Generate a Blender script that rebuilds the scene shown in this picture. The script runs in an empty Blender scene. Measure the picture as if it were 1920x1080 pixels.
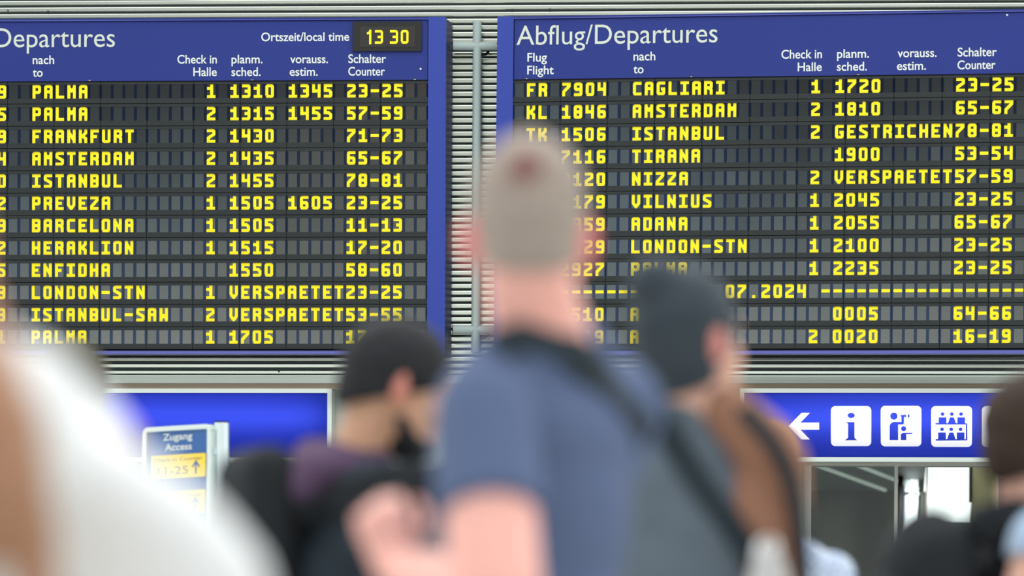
import bpy, bmesh, math, random
import numpy as np
from mathutils import Vector, Matrix, Euler

random.seed(7)
SC = bpy.context.scene
COL = SC.collection
PI = math.pi

# ------------------------------------------------------------------ camera
F_PX, PX0, PY0, ROLL, CAM_Z = 7200.0, 960.0, 1310.0, 0.005, 1.0
cam = bpy.data.cameras.new('camera')
cam.lens, cam.sensor_width, cam.sensor_fit = 135.0, 36.0, 'HORIZONTAL'
cam.shift_y = (PY0 - 540.0) / 1920.0
cam.clip_end = 400.0
cam.dof.use_dof = True
cam.dof.focus_distance = 19.35
cam.dof.aperture_fstop = 2.05
cam.dof.aperture_blades = 0
cam_o = bpy.data.objects.new('camera', cam)
COL.objects.link(cam_o)
cam_o.matrix_world = Matrix.Translation((0, 0, CAM_Z)) @ Matrix.Rotation(PI / 2, 4, 'X') @ Matrix.Rotation(ROLL, 4, 'Z')
SC.camera = cam_o

# ------------------------------------------------------------------ view
SC.view_settings.view_transform = 'Standard'
SC.view_settings.look = 'None'
SC.view_settings.gamma = 1.0
SC.view_settings.use_curve_mapping = False
SC.view_settings.exposure = 0.0
SC.cycles.use_denoising = True
SC.cycles.max_bounces = 8

# ------------------------------------------------------------------ world: the daylit hall around and behind the camera
def lin(c):
    return tuple((v / 255 / 12.92) if v / 255 <= 0.04045 else ((v / 255 + 0.055) / 1.055) ** 2.4 for v in c)

world = bpy.data.worlds.new('hall_daylight')
SC.world = world
world.use_nodes = True
wn, wl = world.node_tree.nodes, world.node_tree.links
wn.clear()
w_out = wn.new('ShaderNodeOutputWorld')
w_bg = wn.new('ShaderNodeBackground')
w_tc = wn.new('ShaderNodeTexCoord')
w_sep = wn.new('ShaderNodeSeparateXYZ')
wl.new(w_tc.outputs['Generated'], w_sep.inputs[0])
def w_range(src, a, b):
    m = wn.new('ShaderNodeMapRange')
    m.interpolation_type = 'SMOOTHSTEP'
    m.inputs['From Min'].default_value, m.inputs['From Max'].default_value = a, b
    wl.new(src, m.inputs['Value'])
    return m.outputs['Result']
def w_mix(fac, a, b):
    m = wn.new('ShaderNodeMix')
    m.data_type = 'RGBA'
    wl.new(fac, m.inputs['Factor'])
    for k, v in (('A', a), ('B', b)):
        s = [i for i in m.inputs if i.name == k and i.type == 'RGBA'][0]
        if isinstance(v, tuple):
            s.default_value = v + (1.0,)
        else:
            wl.new(v, s)
    return [o for o in m.outputs if o.type == 'RGBA'][0]
def w_noise(scale, detail, off):
    mp = wn.new('ShaderNodeMapping')
    mp.inputs['Location'].default_value = off
    wl.new(w_tc.outputs['Generated'], mp.inputs['Vector'])
    n = wn.new('ShaderNodeTexNoise')
    n.inputs['Scale'].default_value, n.inputs['Detail'].default_value = scale, detail
    n.inputs['Roughness'].default_value = 0.45
    wl.new(mp.outputs['Vector'], n.inputs['Vector'])
    return n.outputs['Fac']
WORLD_TOP = (1.14, 1.19, 1.21)
WORLD_STRENGTH = 1.0
def w_math(op, a, b):
    m = wn.new('ShaderNodeMath')
    m.operation = op
    for i, v in ((0, a), (1, b)):
        if isinstance(v, float):
            m.inputs[i].default_value = v
        else:
            wl.new(v, m.inputs[i])
    return m.outputs[0]
# added tone bands with noise, shaped for flap reflections and light from low down
wob = w_math('MULTIPLY', w_math('SUBTRACT', w_noise(7.0, 1.5, (1.7, 0.4, 2.3)), 0.5), 0.28)
lowz = w_range(w_math('ADD', w_sep.outputs['Z'], wob), 0.185, 0.098)
tint = w_range(w_noise(8.0, 1.0, (5.1, 3.3, 0.2)), 0.42, 0.58)
tinted = w_mix(tint, (1.02, 1.14, 1.02), (0.92, 1.24, 1.42))
shade = w_mix(tint, (0.17, 0.10, 0.08), (0.10, 0.11, 0.12))
low_glow = w_range(w_sep.outputs['Z'], 0.10, 0.03)  # added bright band just above the floor, lights the lower wall
band = w_mix(low_glow, w_mix(lowz, shade, tinted), (2.35, 2.4, 2.35))
up = w_range(w_sep.outputs['Z'], 0.27, 0.48)
hall = w_mix(up, band, WORLD_TOP)
behind = w_range(w_sep.outputs['Y'], 0.05, 0.35)
final = w_mix(behind, hall, (1.9, 1.95, 1.95))
wl.new(final, w_bg.inputs['Color'])
w_bg.inputs['Strength'].default_value = WORLD_STRENGTH
wl.new(w_bg.outputs[0], w_out.inputs[0])

# daylight through the glazed roof of the hall
def area_light(name, loc, rot, sx, sy, power, color=(1, 1, 1), parent=None):
    l = bpy.data.lights.new(name, 'AREA')
    l.shape, l.size, l.size_y, l.energy, l.color = 'RECTANGLE', sx, sy, power, color
    o = bpy.data.objects.new(name, l)
    COL.objects.link(o)
    o.location, o.rotation_euler = loc, rot
    if parent:
        o.parent = parent
    return o
area_light('roof_daylight', (1.0, 9.0, 9.0), (math.radians(6), 0, 0), 14.0, 12.0, 800.0, (1.0, 1.0, 0.98))

# ------------------------------------------------------------------ pixel helpers (1920x1080 photo frame)
CT, ST = math.cos(ROLL), math.sin(ROLL)
def ray(px, py):
    xr, yr = px - PX0, PY0 - py
    return Vector(((xr * CT - yr * ST) / F_PX, 1.0, (xr * ST + yr * CT) / F_PX))
def at(px, py, d):
    r = ray(px, py)
    return Vector((r.x * d, d, CAM_Z + r.z * d))
def on_plane(px, py, p0, n):
    r = ray(px, py)
    o = Vector((0, 0, CAM_Z))
    return o + r * ((p0 - o).dot(n) / r.dot(n))

# ------------------------------------------------------------------ materials
def mat(name, color, rough=0.5, metal=0.0, spec=0.5, noise=None, bump=None, emit=None, coat=0.0):
    """color: 0-255 sRGB triple. noise=(scale, amount, second colour); bump=(scale, strength)."""
    m = bpy.data.materials.new(name)
    m.use_nodes = True
    nt = m.node_tree
    b = nt.nodes['Principled BSDF']
    c = lin(color) + (1.0,)
    b.inputs['Base Color'].default_value = c
    b.inputs['Roughness'].default_value = rough
    b.inputs['Metallic'].default_value = metal
    b.inputs['Specular IOR Level'].default_value = spec
    b.inputs['Coat Weight'].default_value = coat
    b.inputs['Coat Roughness'].default_value = 0.08
    tc = nt.nodes.new('ShaderNodeTexCoord')
    if noise:
        n = nt.nodes.new('ShaderNodeTexNoise')
        n.inputs['Scale'].default_value = noise[0]
        n.inputs['Detail'].default_value = 3
        nt.links.new(tc.outputs['Object'], n.inputs['Vector'])
        mr = nt.nodes.new('ShaderNodeMapRange')
        mr.inputs['From Min'].default_value, mr.inputs['From Max'].default_value = 0.35, 0.65
        mr.inputs['To Max'].default_value = noise[1]
        nt.links.new(n.outputs['Fac'], mr.inputs['Value'])
        mx = nt.nodes.new('ShaderNodeMix')
        mx.data_type = 'RGBA'
        nt.links.new(mr.outputs['Result'], mx.inputs['Factor'])
        rg = [i for i in mx.inputs if i.type == 'RGBA']
        rg[0].default_value, rg[1].default_value = c, lin(noise[2]) + (1.0,)
        nt.links.new([o for o in mx.outputs if o.type == 'RGBA'][0], b.inputs['Base Color'])
    if bump:
        n = nt.nodes.new('ShaderNodeTexNoise')
        n.inputs['Scale'].default_value = bump[0]
        n.inputs['Detail'].default_value = 4
        nt.links.new(tc.outputs['Object'], n.inputs['Vector'])
        bp = nt.nodes.new('ShaderNodeBump')
        bp.inputs['Strength'].default_value = bump[1]
        bp.inputs['Distance'].default_value = 0.01
        nt.links.new(n.outputs['Fac'], bp.inputs['Height'])
        nt.links.new(bp.outputs['Normal'], b.inputs['Normal'])
    if emit:
        b.inputs['Emission Color'].default_value = lin(emit[0]) + (1.0,)
        b.inputs['Emission Strength'].default_value = emit[1]
    return m

def translucent(name, color, front=0.25):
    """an opal sign face: lit from behind by the tube in its box, and a little from the hall in front."""
    m = bpy.data.materials.new(name)
    m.use_nodes = True
    nt = m.node_tree
    nt.nodes.clear()
    out = nt.nodes.new('ShaderNodeOutputMaterial')
    t = nt.nodes.new('ShaderNodeBsdfTranslucent')
    d = nt.nodes.new('ShaderNodeBsdfDiffuse')
    mx = nt.nodes.new('ShaderNodeMixShader')
    c = lin(color) + (1.0,)
    t.inputs['Color'].default_value = c
    d.inputs['Color'].default_value = c
    mx.inputs[0].default_value = front
    nt.links.new(t.outputs[0], mx.inputs[1])
    nt.links.new(d.outputs[0], mx.inputs[2])
    nt.links.new(mx.outputs[0], out.inputs[0])
    return m

def glass(name, color=(240, 246, 244), rough=0.0, fac=0.015):
    m = bpy.data.materials.new(name)
    m.use_nodes = True
    nt = m.node_tree
    nt.nodes.clear()
    out = nt.nodes.new('ShaderNodeOutputMaterial')
    t = nt.nodes.new('ShaderNodeBsdfTransparent')
    g = nt.nodes.new('ShaderNodeBsdfGlossy')
    mx = nt.nodes.new('ShaderNodeMixShader')
    t.inputs['Color'].default_value = lin(color) + (1.0,)
    g.inputs['Roughness'].default_value = rough
    mx.inputs[0].default_value = fac
    nt.links.new(t.outputs[0], mx.inputs[1])
    nt.links.new(g.outputs[0], mx.inputs[2])
    nt.links.new(mx.outputs[0], out.inputs[0])
    return m

M = {}
M['blue'] = mat('board_blue', (28, 46, 126), 0.5, spec=0.3, noise=(3.0, 0.25, (24, 41, 116)))
M['blue_post'] = mat('board_blue_post', (44, 64, 154), 0.45, spec=0.3)
M['blue_dark'] = mat('board_side', (44, 52, 86), 0.5)
M['lip'] = mat('board_lip', (86, 90, 168), 0.3)
M['white_text'] = mat('white_lettering', (214, 222, 220), 0.5)
M['title_text'] = mat('title_lettering', (200, 210, 198), 0.5)
M['bar'] = mat('display_bar', (34, 40, 42), 0.42, spec=0.3)
M['mullion'] = mat('display_mullion', (58, 67, 90), 0.12, metal=1.0)
M['black'] = mat('black_gap', (12, 13, 14), 0.7, spec=0.2)
M['flap'] = mat('split_flap', (16, 17, 17), 0.09, spec=1.0)
M['flap'].node_tree.nodes['Principled BSDF'].inputs['IOR'].default_value = 1.8
M['yellow'] = mat('flap_yellow', (255, 234, 14), 0.45, spec=0.35)
M['clock_face'] = mat('clock_face', (30, 32, 30), 0.5, spec=0.3)
M['clock_inner'] = mat('clock_inner', (26, 24, 22), 0.3)
M['alu'] = mat('slat_aluminium', (206, 212, 202), 0.20, metal=0.96, noise=(2.0, 0.3, (184, 190, 176)))
M['alu_gap'] = mat('slat_gap', (58, 70, 72), 0.7)
M['pipe'] = mat('pipe_paint', (166, 182, 178), 0.42)
M['trim'] = mat('trim_paint', (206, 216, 206), 0.45)
M['recess_shade'] = mat('recess_shade_brown', (176, 158, 138), 0.6)  # brown puts the shade of the recess into the colour
M['panel_wall'] = mat('wall_panel', (168, 178, 170), 0.5)
M['glazing_dark'] = mat('lower_glazing', (74, 88, 92), 0.15)
M['frame_alu'] = mat('frame_aluminium', (206, 216, 210), 0.3, metal=0.6)
M['housing'] = mat('sign_housing_white', (235, 235, 235), 0.6)
M['sign_blue'] = translucent('sign_face_blue', (46, 62, 176), 0.15)
M['sign_white'] = translucent('sign_face_white', (250, 250, 248), 0.2)
M['tube'] = mat('tube_glass', (240, 240, 240), 0.4)
M['floor'] = mat('terrazzo', (200, 198, 192), 0.3, noise=(60, 0.5, (182, 180, 174)))
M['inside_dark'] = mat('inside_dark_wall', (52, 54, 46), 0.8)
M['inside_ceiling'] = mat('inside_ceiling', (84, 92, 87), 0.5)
M['column_olive'] = mat('column_olive', (196, 192, 146), 0.45)
M['steel'] = mat('brushed_steel', (210, 222, 224), 0.28, metal=0.9)
M['pale_column'] = mat('pale_column', (214, 230, 230), 0.25)
M['grey_metal'] = mat('grey_metal', (150, 152, 146), 0.4, metal=0.4)
M['ceiling_strip'] = mat('ceiling_strip', (170, 180, 172), 0.5, emit=((200, 210, 200), 0.25))  # grey ceiling strips, weak glow added so they show in the dark
M['red'] = mat('red_sign', (205, 50, 60), 0.5)
M['white'] = mat('white_paint', (240, 240, 238), 0.5)
M['green_grey'] = mat('unit_top', (92, 104, 98), 0.5)
M['pale_louvre'] = mat('louvre', (190, 208, 220), 0.4)
M['pane'] = glass('window_pane')
M['access_blue'] = mat('access_blue', (36, 92, 160), 0.35)
M['access_yellow'] = mat('access_yellow', (250, 214, 60), 0.4)
M['access_ink'] = mat('access_ink', (96, 96, 80), 0.5)
M['access_arrow'] = mat('access_arrow', (30, 78, 140), 0.5)

# ------------------------------------------------------------------ mesh building
class MB:
    """collects faces with material slots and links them as one mesh object."""
    def __init__(self):
        self.v, self.f, self.mi, self.mats, self.sm = [], [], [], [], []
    def slot(self, m):
        if m not in self.mats:
            self.mats.append(m)
        return self.mats.index(m)
    def add(self, vs, fs, m, T=None, smooth=False):
        b = len(self.v)
        for p in vs:
            p = Vector(p)
            self.v.append(tuple(T @ p if T is not None else p))
        i = self.slot(m)
        for f in fs:
            self.f.append(tuple(b + k for k in f))
            self.mi.append(i)
            self.sm.append(smooth)
    def box(self, x0, x1, y0, y1, z0, z1, m, T=None):
        vs = [(x0, y0, z0), (x1, y0, z0), (x1, y1, z0), (x0, y1, z0), (x0, y0, z1), (x1, y0, z1), (x1, y1, z1), (x0, y1, z1)]
        self.add(vs, [(0, 3, 2, 1), (4, 5, 6, 7), (0, 1, 5, 4), (1, 2, 6, 5), (2, 3, 7, 6), (3, 0, 4, 7)], m, T)
    def prism(self, pts, y0, y1, m, T=None):
        """polygon in the local XZ plane, from y0 (front) to y1."""
        n = len(pts)
        vs = [(x, y0, z) for x, z in pts] + [(x, y1, z) for x, z in pts]
        fs = [tuple(range(n)), tuple(range(2 * n - 1, n - 1, -1))] + [(i, n + i, n + (i + 1) % n, (i + 1) % n) for i in range(n)]
        self.add(vs, fs, m, T)
    def tube(self, p0, p1, r0, m, r1=None, n=20, smooth=True, caps=True):
        p0, p1 = Vector(p0), Vector(p1)
        r1 = r0 if r1 is None else r1
        q = (p1 - p0).to_track_quat('Z', 'Y')
        vs = []
        for p, r in ((p0, r0), (p1, r1)):
            for k in range(n):
                a = 2 * PI * k / n
                vs.append(p + q @ Vector((r * math.cos(a), r * math.sin(a), 0)))
        self.add(vs, [(k, (k + 1) % n, n + (k + 1) % n, n + k) for k in range(n)], m, None, smooth)
        if caps:
            self.add(vs, [tuple(range(n - 1, -1, -1)), tuple(range(n, 2 * n))], m)
    def path(self, pts, r, m, n=10):
        for a, b in zip(pts, pts[1:]):
            self.tube(a, b, r, m, n=n)
    def mesh(self, me, m, T=None):
        self.add([v.co for v in me.vertices], [tuple(p.vertices) for p in me.polygons], m, T)
    def build(self, name, parent=None):
        me = bpy.data.meshes.new(name)
        me.from_pydata(self.v, [], self.f)
        for m in self.mats:
            me.materials.append(m)
        me.polygons.foreach_set('material_index', self.mi)
        me.polygons.foreach_set('use_smooth', self.sm)
        me.update()
        o = bpy.data.objects.new(name, me)
        COL.objects.link(o)
        if parent:
            o.parent = parent
        return o

def thing(name, label, cat, loc=(0, 0, 0), rot=(0, 0, 0), group=None):
    o = bpy.data.objects.new(name, None)
    COL.objects.link(o)
    o.location, o.rotation_euler = loc, rot
    o.empty_display_size = 0.1
    return tag(o, label, cat, group)
def tag(o, label, cat, group=None):
    o['label'], o['category'] = label, cat
    if group:
        o['group'] = group
    return o
def struct(o):
    o['kind'] = 'structure'
    return o

DG = None
def eval_mesh(o):
    dg = bpy.context.evaluated_depsgraph_get()
    dg.update()
    me = bpy.data.meshes.new_from_object(o.evaluated_get(dg))
    return me
def text_mesh(s, weight=0.0):
    c = bpy.data.curves.new('lettering', 'FONT')
    c.body, c.size, c.offset = s, 1.0, weight
    c.resolution_u = 6
    o = bpy.data.objects.new('lettering', c)
    COL.objects.link(o)
    me = eval_mesh(o)
    bpy.data.objects.remove(o)
    bpy.data.curves.remove(c)
    return me
CAP = None
def put_text(mb, s, x0, x1, z, cap, y, m, weight=0.0, T=None):
    """letters from x0 to x1 (x1 None: natural width), baseline z, capital height cap, on the local plane y."""
    global CAP
    if CAP is None:
        q = text_mesh('H')
        CAP = max(v.co.y for v in q.vertices)
    me = text_mesh(s, weight)
    k = cap / CAP
    xs = [v.co.x for v in me.vertices]
    kx = k * 0.86 if x1 is None else (x1 - x0) / (max(xs) - min(xs))
    ox = x0 - min(xs) * kx
    vs = [(ox + v.co.x * kx, y, z + v.co.y * k) for v in me.vertices]
    mb.add(vs, [tuple(p.vertices) for p in me.polygons], m, T)
    bpy.data.meshes.remove(me)
def fill_mesh(loops):
    """even-odd fill of closed 2D loops."""
    c = bpy.data.curves.new('outline', 'CURVE')
    c.dimensions, c.fill_mode = '2D', 'BOTH'
    for lp in loops:
        sp = c.splines.new('POLY')
        sp.points.add(len(lp) - 1)
        for p, (x, y) in zip(sp.points, lp):
            p.co = (x, y, 0, 1)
        sp.use_cyclic_u = True
    o = bpy.data.objects.new('outline', c)
    COL.objects.link(o)
    me = eval_mesh(o)
    bpy.data.objects.remove(o)
    bpy.data.curves.remove(c)
    return me

# ------------------------------------------------------------------ setting: floor, slatted wall, trims
WY, W0 = -0.055, Vector((-0.25, 19.565, 0.0))
WN = Vector((math.sin(WY), -math.cos(WY), 0))           # towards the hall
WX = Vector((math.cos(WY), math.sin(WY), 0))
WT = Matrix.Translation(W0) @ Matrix.Rotation(WY, 4, 'Z')
WI = WT.inverted()
def wall_xz(px, py, off=0.0):
    """photo pixel -> (x, z) on the wall plane moved off metres into the hall."""
    p = WI @ on_plane(px, py, W0 + WN * off, WN)
    return p.x, p.z

mb = MB()
mb.box(-24, 24, -30, 46, -0.2, 0.0, M['floor'])
struct(mb.build('floor'))

X_DOOR0 = wall_xz(1508, 900)[0]
X_DOOR1 = X_DOOR0 + 2.6
Z_LINTEL = wall_xz(1650, 866)[1]
Z_SLAT0 = wall_xz(700, 704)[1]
mb = MB()
PER, HGT = 0.0338, 0.0245
prof = [(0.022, 0.0), (0.006, 0.0)]
for k in range(5):
    a = PI / 2 * k / 4
    prof.append((0.006 - 0.006 * math.sin(a), 0.006 - 0.006 * math.cos(a)))
for k in range(5):
    a = PI / 2 * k / 4
    prof.append((0.006 - 0.006 * math.cos(a), HGT - 0.006 + 0.006 * math.sin(a)))
prof.append((0.022, HGT))
z = Z_SLAT0 + 0.004
while z < 5.3:
    n = len(prof)
    vs = [(-7.0, y, z + h) for y, h in prof] + [(8.0, y, z + h) for y, h in prof]
    mb.add(vs, [(i, n + i, n + i + 1, i + 1) for i in range(n - 1)], M['alu'])
    z += PER
mb.box(-7, 8, 0.02, 0.14, Z_SLAT0, 5.4, M['alu_gap'])
for px, py in ((15, 20), (90, 21), (960, 18), (1031, 17), (523, 697), (1463, 695), (1916, 669), (1916, 695)):
    sx, sz = wall_xz(px, py)
    mb.tube((sx, -0.004, sz), (sx, 0.004, sz), 0.0045, M['alu_gap'], n=8)
mb.box(-7, X_DOOR0, 0.03, 0.14, 0.0, Z_SLAT0, M['panel_wall'])
mb.box(X_DOOR1, 8, 0.03, 0.14, 0.0, Z_SLAT0, M['panel_wall'])
mb.box(X_DOOR0, X_DOOR1, 0.03, 0.14, Z_LINTEL, Z_SLAT0, M['panel_wall'])
zt = Z_LINTEL - 0.03
mb.box(-7, X_DOOR0 - 0.4, 0.015, 0.03, 0.1, zt - 0.02, M['glazing_dark'])
wall = mb.build('wall_back')
wall.matrix_world = WT
struct(wall)

mb = MB()
za, zb = wall_xz(700, 720)[1], wall_xz(700, 705)[1]
mb.box(-7, 8, -0.05, 0.03, za, zb, M['trim'])
mb.box(-7, 8, -0.055, -0.05, zb - 0.006, zb, M['frame_alu'])
o = mb.build('trim_1'); o.matrix_world = WT; struct(o)
mb = MB()
mb.box(-7, 8, -0.02, 0.03, wall_xz(700, 731)[1], za, M['recess_shade'])
o = mb.build('trim_2'); o.matrix_world = WT; struct(o)

# ------------------------------------------------------------------ split-flap lettering
GW, GH, SW = 16.4, 25.8, 2.85
L_, R_, B_, T_ = 0, GW, 0, GH
X0, XM, X2 = SW, GW / 2, GW - SW
Y0, YM, Y2 = SW, GH / 2, GH - SW
VL, VR = [(X0, B_), (X0, T_)], [(X2, B_), (X2, T_)]
TOP, MID, BOT = [(L_, Y2), (R_, Y2)], [(L_, YM), (R_, YM)], [(L_, Y0), (R_, Y0)]
c_ = 1.8
RING = [(X0, Y0 + c_), (X0, Y2 - c_), (X0 + c_, Y2), (X2 - c_, Y2), (X2, Y2 - c_), (X2, Y0 + c_), (X2 - c_, Y0), (X0 + c_, Y0), (X0, Y0 + c_)]
def lobe(yt, yb):
    return [(L_, yt), (X2 - c_, yt), (X2, yt - c_), (X2, yb + c_), (X2 - c_, yb), (L_, yb)]
GLYPH = {
    'A': [[(X0, B_), (X0, Y2 - c_), (X0 + c_, Y2), (X2 - c_, Y2), (X2, Y2 - c_), (X2, B_)], MID],
    'B': [VL, lobe(Y2, YM), lobe(YM, Y0)],
    'C': [[(R_, Y2), (X0 + c_, Y2), (X0, Y2 - c_), (X0, Y0 + c_), (X0 + c_, Y0), (R_, Y0)]],
    'D': [VL, lobe(Y2, Y0)],
    'E': [VL, TOP, [(L_, YM), (12.6, YM)], BOT],
    'F': [VL, TOP, [(L_, YM - 0.5), (12.4, YM - 0.5)]],
    'G': [[(R_, Y2), (X0 + c_, Y2), (X0, Y2 - c_), (X0, Y0 + c_), (X0 + c_, Y0), (X2 - c_, Y0), (X2, Y0 + c_), (X2, YM - 1)], [(8.4, YM - 1), (R_, YM - 1)]],
    'H': [VL, VR, MID],
    'I': [TOP, BOT, [(XM, B_), (XM, T_)]],
    'J': [[(X2, T_), (X2, Y0 + c_), (X2 - c_, Y0), (L_, Y0)]],
    'Q': [RING, [(9, 7), (R_, B_)]],
    'X': [[(X0, T_), (X0, 20), (X2, 6), (X2, B_)], [(X2, T_), (X2, 20), (X0, 6), (X0, B_)]],
    'K': [VL, [(X2, T_), (X2, 19.6), (6.4, 12.6)], [(6.4, 13.4), (X2, 8.4), (X2, B_)]],
    'L': [VL, BOT],
    'M': [VL, VR, [(X0, 20.5), (XM, 14.2), (X2, 20.5)]],
    'N': [VL, VR, [(X0, 21), (X2, 5)]],
    'O': [RING],
    'P': [VL, lobe(Y2, YM - 1)],
    'R': [VL, lobe(Y2, YM), [(9.0, YM), (X2, 9.0), (X2, B_)]],
    'S': [[(R_, Y2), (X0 + c_, Y2), (X0, Y2 - c_), (X0, 15.8), (X2, 10.0), (X2, Y0 + c_), (X2 - c_, Y0), (L_, Y0)]],
    'T': [TOP, [(XM, B_), (XM, T_)]],
    'U': [[(X0, T_), (X0, Y0 + c_), (X0 + c_, Y0), (X2 - c_, Y0), (X2, Y0 + c_), (X2, T_)]],
    'V': [[(X0, T_), (X0, 10), (XM, 3.0), (X2, 10), (X2, T_)]],
    'W': [VL, VR, [(X0, 5.3), (XM, 11.6), (X2, 5.3)]],
    'Y': [[(X0, T_), (X0, 15), (XM, 11), (X2, 15), (X2, T_)], [(XM, B_), (XM, 11)]],
    'Z': [TOP, BOT, [(X2, Y2), (X2, 19), (X0, 7), (X0, Y0)]],
    '0': [RING],
    '1': [[(8.9, B_), (8.9, T_)], BOT, [(L_, 18.2), (8.9, 18.2)]],
    'I1': [[(11.2, B_), (11.2, T_)], [(5.0, 18.6), (11.2, 22.0)]],
    '2': [[(L_, Y2), (X2 - c_, Y2), (X2, Y2 - c_), (X2, 16.2), (X0, 9.2), (X0, Y0)], BOT],
    '3': [lobe(Y2, Y0), [(5.2, YM), (R_ - 2, YM)]],
    '4': [[(X0, T_), (X0, YM - 3.2)], MID, VR],
    '5': [TOP, [(X0, T_), (X0, YM - 1.8)], [(L_, YM + 1), (9.6, YM + 1), (X2, 10.2), (X2, Y0 + c_), (X2 - c_, Y0), (L_, Y0)]],
    '6': [[(R_, Y2), (X0 + c_, Y2), (X0, Y2 - c_), (X0, Y0 + c_), (X0 + c_, Y0), (X2 - c_, Y0), (X2, Y0 + c_), (X2, YM - c_), (X2 - c_, YM), (X0, YM)]],
    '7': [TOP, [(X2, Y2), (X2, 19.4), (X0, 8.6), (X0, B_)]],
    '8': [[(X0, YM), (X0, Y2 - c_), (X0 + c_, Y2), (X2 - c_, Y2), (X2, Y2 - c_), (X2, YM)], [(X0, YM), (X0, Y0 + c_), (X0 + c_, Y0), (X2 - c_, Y0), (X2, Y0 + c_), (X2, YM)], [(X0, YM), (X2, YM)]],
    '9': [[(L_, Y0), (X2 - c_, Y0), (X2, Y0 + c_), (X2, Y2 - c_), (X2 - c_, Y2), (X0 + c_, Y2), (X0, Y2 - c_), (X0, YM + c_), (X0 + c_, YM), (X2, YM)]],
    '-': [[(L_ + 0.3, YM), (R_ - 0.3, YM)]],
    '.': [[(5.4, SW), (11.0, SW)]],
}
def glyph_polys(ch, hw=SW):
    """stroke quads and joint discs in glyph units."""
    out = []
    for st in GLYPH[ch]:
        for i, (a, b) in enumerate(zip(st, st[1:])):
            dx, dy = b[0] - a[0], b[1] - a[1]
            l = math.hypot(dx, dy)
            nx, ny = -dy / l * hw, dx / l * hw
            out.append([(a[0] - nx, a[1] - ny), (b[0] - nx, b[1] - ny), (b[0] + nx, b[1] + ny), (a[0] + nx, a[1] + ny)])
            if i > 0:
                out.append([(a[0] + hw * math.cos(k * PI / 6), a[1] + hw * math.sin(k * PI / 6)) for k in range(12)])
    return out
def put_glyph(mb, ch, x, z_top, w, h, y, m, T=None, hw=SW):
    for i, p in enumerate(glyph_polys(ch, hw)):
        yy = y - 0.00004 * i
        mb.add([(x + u / GW * w, yy, z_top - h + v / GH * h) for u, v in p], [tuple(range(len(p)))], m, T)

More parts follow.
